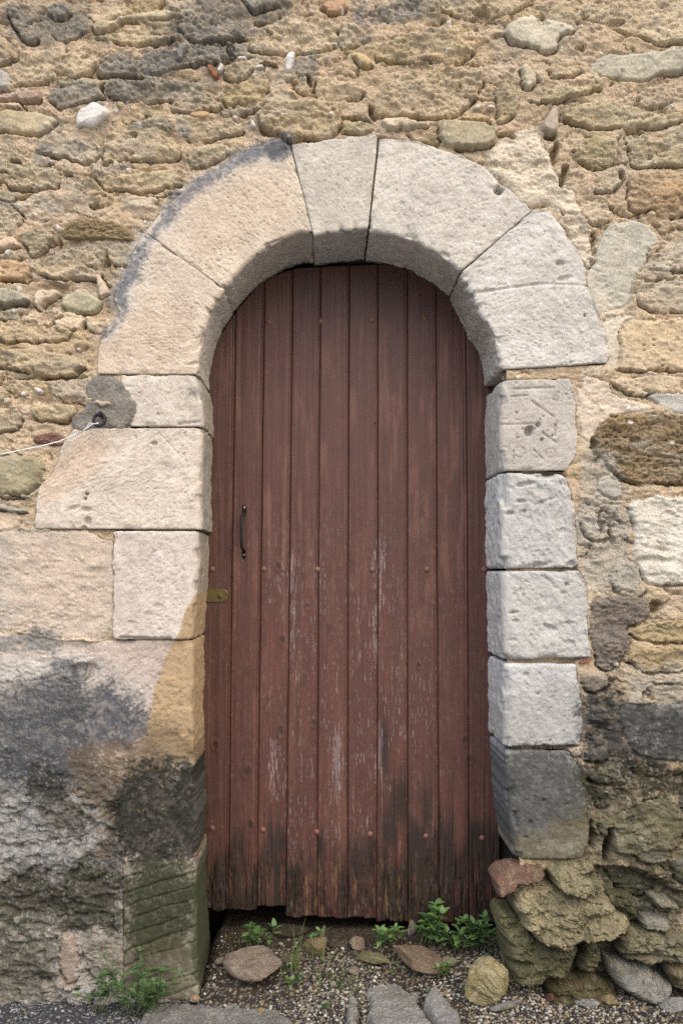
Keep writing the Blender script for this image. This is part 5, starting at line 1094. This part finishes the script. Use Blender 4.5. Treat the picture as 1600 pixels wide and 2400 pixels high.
loose('rock', 677, 2190, (.135, .05, .05), ('#4a3f30', '#3c3428'), 109, 'dark dirty stone in the gap under the door', flat_top=.6)
loose('rock', 1185, 2362, (.10, .035, .022), ('#8f8d84', '#7c7a70'), 110, 'long grey stone lying at the edge of the asphalt', rotz=.45)
loose('rock', 1372, 2355, (.070, .045, .030), ('#a8a6a2', '#94928c'), 111, 'pale grey flat stone at the foot of the mossy footing', flat_top=.6)
loose('rock', 1430, 2354, (.055, .045, .030), ('#8d7c62', '#7c6c54', '#a8994e'), 112, 'brown stone with yellow lichen at the edge of the asphalt')
loose('rock', 1580, 2362, (.11, .06, .04), ('#a3a19a', '#8e8c84'), 113, 'grey flat stone lying below the grey oval footing stone', flat_top=.6)
loose('rock', 1290, 2345, (.030, .03, .022), ('#6e4c40', '#7d5a48'), 114, 'small dark red pebble in the grit below the mossy footing')
loose('rock', 612, 2375, (.022, .018, .016), ('#b59a68', '#a88c58'), 115, 'small ochre pebble on the gravel below the flat pinkish stone')
loose('rock', 458, 2352, (.036, .022, .018), ('#c0a584', '#b09678'), 117, 'small beige stone on the concrete strip below the tooled jamb block', sink=-.3)
loose('flat_stone', 690, 2248, (.07, .05, .02), ('#7d7058', '#6d6450'), 118, 'small flat brown stone half buried just right of the flat pinkish stone', flat_top=.6, nplane=9, sink=.4)
loose('flat_stone', 905, 2192, (.08, .04, .03), ('#54483a', '#453c30'), 119, 'dark flat stone half buried under the rotten door bottom', flat_top=.6, nplane=9, sink=.4)
loose('flat_stone', 785, 2215, (.06, .035, .025), ('#5d5240', '#4c4436'), 120, 'dark brown chip lying in the soil under the middle of the door', flat_top=.6, nplane=8, sink=.35)
loose('rock', 1050, 2262, (.045, .035, .03), ('#8a7a62', '#9c8c72'), 121, 'small tan stone beside the point of the brown triangular stone', nplane=9)
loose('rock', 520, 2262, (.04, .03, .025), ('#8f8470', '#7d725e'), 122, 'small grey tan stone close to the foot of the tooled jamb block', nplane=9)
# old concrete in front of the threshold
def slab(name, pts, top, label, seed, cols, thick=.08, slope=0.0):
    """broken concrete piece; outline given as photo pixels at height top"""
    W_ = []
    for a, b in pts:
        dd = (CZ - top) * FPX / (b - Y0); W_.append(((a - X0) * S * dd / DIST, dd - DIST))
    a = np.array(W_); pp = chaikin([tuple(q) for q in W_], 1); st = .0040
    gx_ = np.arange(a[:, 0].min() - .02, a[:, 0].max() + .02, st); gy_ = np.arange(a[:, 1].min() - .02, a[:, 1].max() + .02, st)
    X, Y = np.meshgrid(gx_, gy_); sh = X.shape; X = X.ravel(); Y = Y.ravel()
    d = sdf(pp, X + .006 * fbm(X * 25, Y * 25, seed, 3), Y + .006 * fbm(X * 25, Y * 25, seed + 1, 3))
    t_ = np.clip((d + .001) / .014, 0, 1); prof = np.sqrt(np.maximum(0, 1 - (1 - t_) ** 2))
    n = fbm(X * 22, Y * 22, seed + 2, 4, .6); nf = fbm(X * 120, Y * 120, seed + 3, 2)
    z = top - thick * (1 - prof) + .004 * n + .0016 * nf + slope * (Y - a[:, 1].mean())
    c = hexc(cols[0])[None] * (1 + .16 * n + .16 * nf)[:, None]; t2 = sst(0, .7, fbm(X * 9, Y * 9, seed + 4, 3))[:, None] * .6; c = c * (1 - t2) + hexc(cols[1]) * t2
    sp_ = sst(.78, .88, vn(X * 240, Y * 240, seed + 5))[:, None] * .5; c = c * (1 - sp_) + hexc('#cfc8bc') * sp_
    keep = d > -.0045; F = grid_faces(*sh); F = F[keep[F].all(1)]; used = np.zeros(len(X), bool); used[F.ravel()] = True; rm = np.cumsum(used) - 1
    o = mesh_np(name, np.stack([X, Y, z], 1)[used], rm[F], M_ROCK, None, c[used]); tag(o, label, 'concrete slab'); return o
slab('concrete_slab', [(850,2277),(905,2283),(935,2300),(960,2322),(995,2310),(978,2345),(1000,2372),(1030,2420),(865,2430),(858,2340)], .050, 'largest grey broken concrete slab in front of the threshold', 201, ('#9c9890', '#868272'))
slab('concrete_slab', [(1004,2312),(1022,2308),(1055,2340),(1090,2385),(1070,2410),(1035,2412),(1004,2368),(985,2346)], .056, 'triangular grey concrete piece broken off beside the largest slab', 202, ('#a3a09a', '#95928a'))
slab('concrete_slab', [(812,2318),(830,2312),(842,2330),(840,2420),(806,2425)], .042, 'narrow upright piece of grey concrete left of the largest slab', 203, ('#a09c92', '#8c897a'))
slab('concrete_strip', [(330,2352),(400,2345),(470,2350),(560,2348),(640,2360),(690,2385),(720,2440),(320,2450)], .022, 'worn grey concrete strip on the ground below the tooled jamb block', 204, ('#8f8c84', '#77745f'))

# ------------------------------------------------------------------ weeds
M_LEAF = bpy.data.materials.new('leaf'); M_LEAF.use_nodes = True
nt = M_LEAF.node_tree; N = nt.nodes; Lk = nt.links; b_ = N['Principled BSDF']; b_.inputs['Roughness'].default_value = .5
at = N.new('ShaderNodeAttribute'); at.attribute_name = 'Col'; Lk.new(at.outputs['Color'], b_.inputs['Base Color'])
tr = N.new('ShaderNodeBsdfTranslucent'); Lk.new(at.outputs['Color'], tr.inputs['Color']); mx = N.new('ShaderNodeMixShader'); mx.inputs[0].default_value = .22
Lk.new(b_.outputs[0], mx.inputs[1]); Lk.new(tr.outputs[0], mx.inputs[2]); Lk.new(mx.outputs[0], N['Material Output'].inputs['Surface'])
M_STEM = mat_plain('weed_stem', (.09, .12, .035), rough=.6)
def leaf(base, dirv, up, L, W, col, V, F, Cc, droop=.35, m=7):
    dirv = dirv.normalized(); side = dirv.cross(up); side = side.normalized() if side.length > 1e-4 else Vector((1, 0, 0)); nrm = side.cross(dirv)
    o = len(V)
    for i in range(m):
        t_ = i / (m - 1); w = W * .5 * (math.sin(math.pi * t_ ** .8) ** .85) * (1 - .2 * t_) if 0 < i < m - 1 else W * .02
        c = base + dirv * (L * t_) - up * (droop * L * t_ * t_)
        for s_, k in ((-1, .16), (-.5, .02), (0, -.03), (.5, .02), (1, .16)):
            V.append(c + side * (w * s_) + nrm * (w * k * 1.2)); v_ = .86 if s_ == 0 else (1.0 if abs(s_) < .9 else 1.06); Cc.append(col * v_)
    for i in range(m - 1):
        for k in range(4): F.append((o + i * 5 + k, o + i * 5 + k + 1, o + (i + 1) * 5 + k + 1, o + (i + 1) * 5 + k))
LEAFC = [hexc(h) * .72 for h in ('#6f9a44', '#5f8c3e', '#79a550', '#54803c', '#86ad58')]
def weed(px_, py_, h, nst, L, label, seed, spread=.5, lean=(0, -.25), group=None, dense=1.0, dull=0.0, basal=0):
    r = random.Random(seed); g = ground_at(px_, py_)
    root = empty('weed', g); tag(root, label, 'weed', group)
    SVs = []; V = []; F = []; Cc = []; up0 = Vector((0, 0, 1))
    for s_ in range(nst):
        a = r.uniform(0, 6.28); sp_ = spread * r.uniform(.3, 1); hh = h * r.uniform(.55, 1.0)
        b0 = Vector((r.uniform(-.012, .012) * nst ** .5, r.uniform(-.006, .006), -.004))
        d = Vector((math.cos(a) * sp_ + lean[0], math.sin(a) * sp_ * .6 + lean[1], 1)).normalized()
        P = [b0 + d * (hh * t_) + Vector((math.cos(a), math.sin(a), 0)) * (.10 * hh * t_ * t_) for t_ in np.linspace(0, 1, 6)]
        SVs.append(tube(P, [.0013, .0012, .0011, .001, .0009, .0007], 5))
        nn_ = max(2, int(hh / .022 * dense)); ph = r.uniform(0, 3.1)
        for i in range(nn_):
            t_ = .25 + .75 * (i + 1) / nn_; f_ = t_ * 5; i0 = min(4, int(f_)); p = P[i0].lerp(P[i0 + 1], f_ - i0)
            top = i == nn_ - 1
            for q in range(4 if top else 2):
                an = ph + i * 1.57 + q * (1.57 if top else 3.14) + r.uniform(-.4, .4)
                el = r.uniform(.15, .75) if not top else r.uniform(.4, 1.1)
                dv = Vector((math.cos(an) * math.cos(el), math.sin(an) * math.cos(el), math.sin(el)))
                LL = L * r.uniform(.6, 1.1) * (.75 if top else 1.0 if i else .85)
                c = LEAFC[r.randrange(5)] * r.uniform(.8, 1.15); c = c * (1 - dull) + hexc('#53604a') * .7 * dull
                leaf(p + dv * .004, dv, up0, LL, LL * r.uniform(.48, .62), c, V, F, Cc, droop=r.uniform(.1, .5))
    mesh_py('stem', *join(SVs), M_STEM, root)
    mesh_np('leaves', np.array([tuple(v) for v in V]), np.array(F), M_LEAF, root, np.array(Cc))
    return root
def grass(px_, py_, n, h, label, seed, sp_=.05, group=None):
    r = random.Random(seed); g = ground_at(px_, py_); root = None; V = []; F = []; Cc = []
    for b in range(n):
        a = r.uniform(0, 6.28); hh = h * r.uniform(.35, 1); le = r.uniform(.1, .75); w = r.uniform(.0011, .0022)
        p0 = Vector((r.gauss(0, sp_ * .4), r.gauss(0, sp_ * .25), -.003)); d = Vector((math.cos(a), math.sin(a) * .7, 0)); s_ = Vector((-d.y, d.x, 0)).normalized()
        c = hexc(r.choice(['#7d9c3e', '#8fae4c', '#6b8f3a', '#a3b25a'])) * .65; o = len(V)
        for i in range(7):
            t_ = i / 6; p = p0 + Vector((0, 0, hh * (t_ - .25 * le * t_ * t_))) + d * (hh * le * t_ * t_)
            ww = w * (1 - t_ * .92); V.append(p - s_ * ww); V.append(p + s_ * ww + Vector((0, 0, .0004))); Cc += [c * (.8 + .3 * t_)] * 2
        for i in range(6): F.append((o + 2 * i, o + 2 * i + 1, o + 2 * i + 3, o + 2 * i + 2))
    o = mesh_np('grass_tuft', np.array([tuple(v) for v in V]), np.array(F), M_LEAF, None, np.array(Cc)); o.location = g; tag(o, label, 'grass', group); return o
GW = 'weeds growing at the foot of the door'
weed(612, 2225, .090, 5, .043, 'small leafy green weed growing behind the flat pinkish stone', 301, group=GW, lean=(.0, -.15))
weed(728, 2225, .060, 4, .032, 'sparse green weed just right of the tall grass blades', 302, group=GW)
weed(893, 2220, .080, 6, .042, 'green weed with rounded leaves below the middle of the door', 303, group=GW, spread=.7)
weed(1003, 2215, .120, 6, .048, 'tall green weed standing behind the brown triangular stone', 304, group=GW, spread=.5)
weed(1075, 2235, .115, 8, .046, 'dense green weed between the triangular stone and the yellow rock', 305, group=GW, spread=.6)
weed(1140, 2235, .135, 9, .042, 'largest bushy green weed against the mossy footing stones', 306, group=GW, spread=.5)
weed(1040, 2290, .050, 5, .028, 'low green weed spreading in front of the dense weed', 307, group=GW, spread=.9)
weed(686, 2312, .040, 4, .024, 'little low weed on the gravel right of the flat pinkish stone', 308, group=GW, spread=.9)
weed(930, 2282, .030, 3, .014, 'tiny yellow green seedling at the edge of the concrete slab', 309, group=GW, spread=.8)
weed(1025, 2335, .020, 4, .016, 'tiny seedling in the gravel beside the triangular concrete piece', 310, group=GW, spread=.9)
weed(768, 2362, .020, 4, .014, 'tiny green seedling on the gravel left of the narrow concrete piece', 311, group=GW, spread=.9)
GW2 = 'weeds growing against the foot of the wall'
for i, (a, b, h_, n_, L_, lb) in enumerate([(235, 2375, .14, 7, .036, 'dull green weed at the left side of the clump under the tooled jamb block'),
                                            (300, 2385, .19, 9, .036, 'tallest dull green weed in the clump under the tooled jamb block'),
                                            (365, 2375, .13, 7, .040, 'dull green weed at the right side of the clump under the tooled jamb block')]):
    weed(a, b, h_, n_, L_, lb, 330 + i, spread=.75, group=GW2, dense=.8, dull=.35, lean=(0, -.1))
GG = 'grass tufts on the gravel'
grass(680, 2275, 26, .17, 'tall thin grass blades rising before the door beside the flat pinkish stone', 351, .05, GG)
grass(790, 2320, 46, .10, 'low spreading grass tuft in the middle of the gravel', 352, .10, GG)
grass(560, 2215, 14, .06, 'sparse short grass blades beside the left jamb at the door bottom', 354, .08, GG)
grass(905, 2255, 14, .05, 'short grass blades behind the large concrete slab', 355, .07, GG)
grass(745, 2250, 16, .11, 'few thin grass blades around the small olive brown stone', 353, .06, GG)
# twig and dead leaf
g0 = ground_at(748, 2215); tw = mesh_py('twig', *tube([Vector((.0, 0, .0)), Vector((.006, .01, .022)), Vector((.016, .02, .05))], [.008, .0065, .0045], 7), mat_plain('dead_wood', (.10, .075, .05), rough=.9, bump=.5, sc=150))
tw.location = g0; tag(tw, 'short dark twig leaning in the gap under the door', 'twig')
V = []; F = []; Cc = []; leaf(Vector((0, 0, .006)), Vector((1, .35, .08)), Vector((0, 0, 1)), .055, .016, hexc('#a3a24c') * .8, V, F, Cc, droop=.05)
dlf = mesh_np('fallen_leaf', np.array([tuple(v) for v in V]), np.array(F), M_LEAF, None, np.array(Cc)); g0 = ground_at(1165, 2378); g0.z += .006; dlf.location = g0
tag(dlf, 'narrow yellow green leaf fallen on the asphalt below the yellow rock', 'leaf')
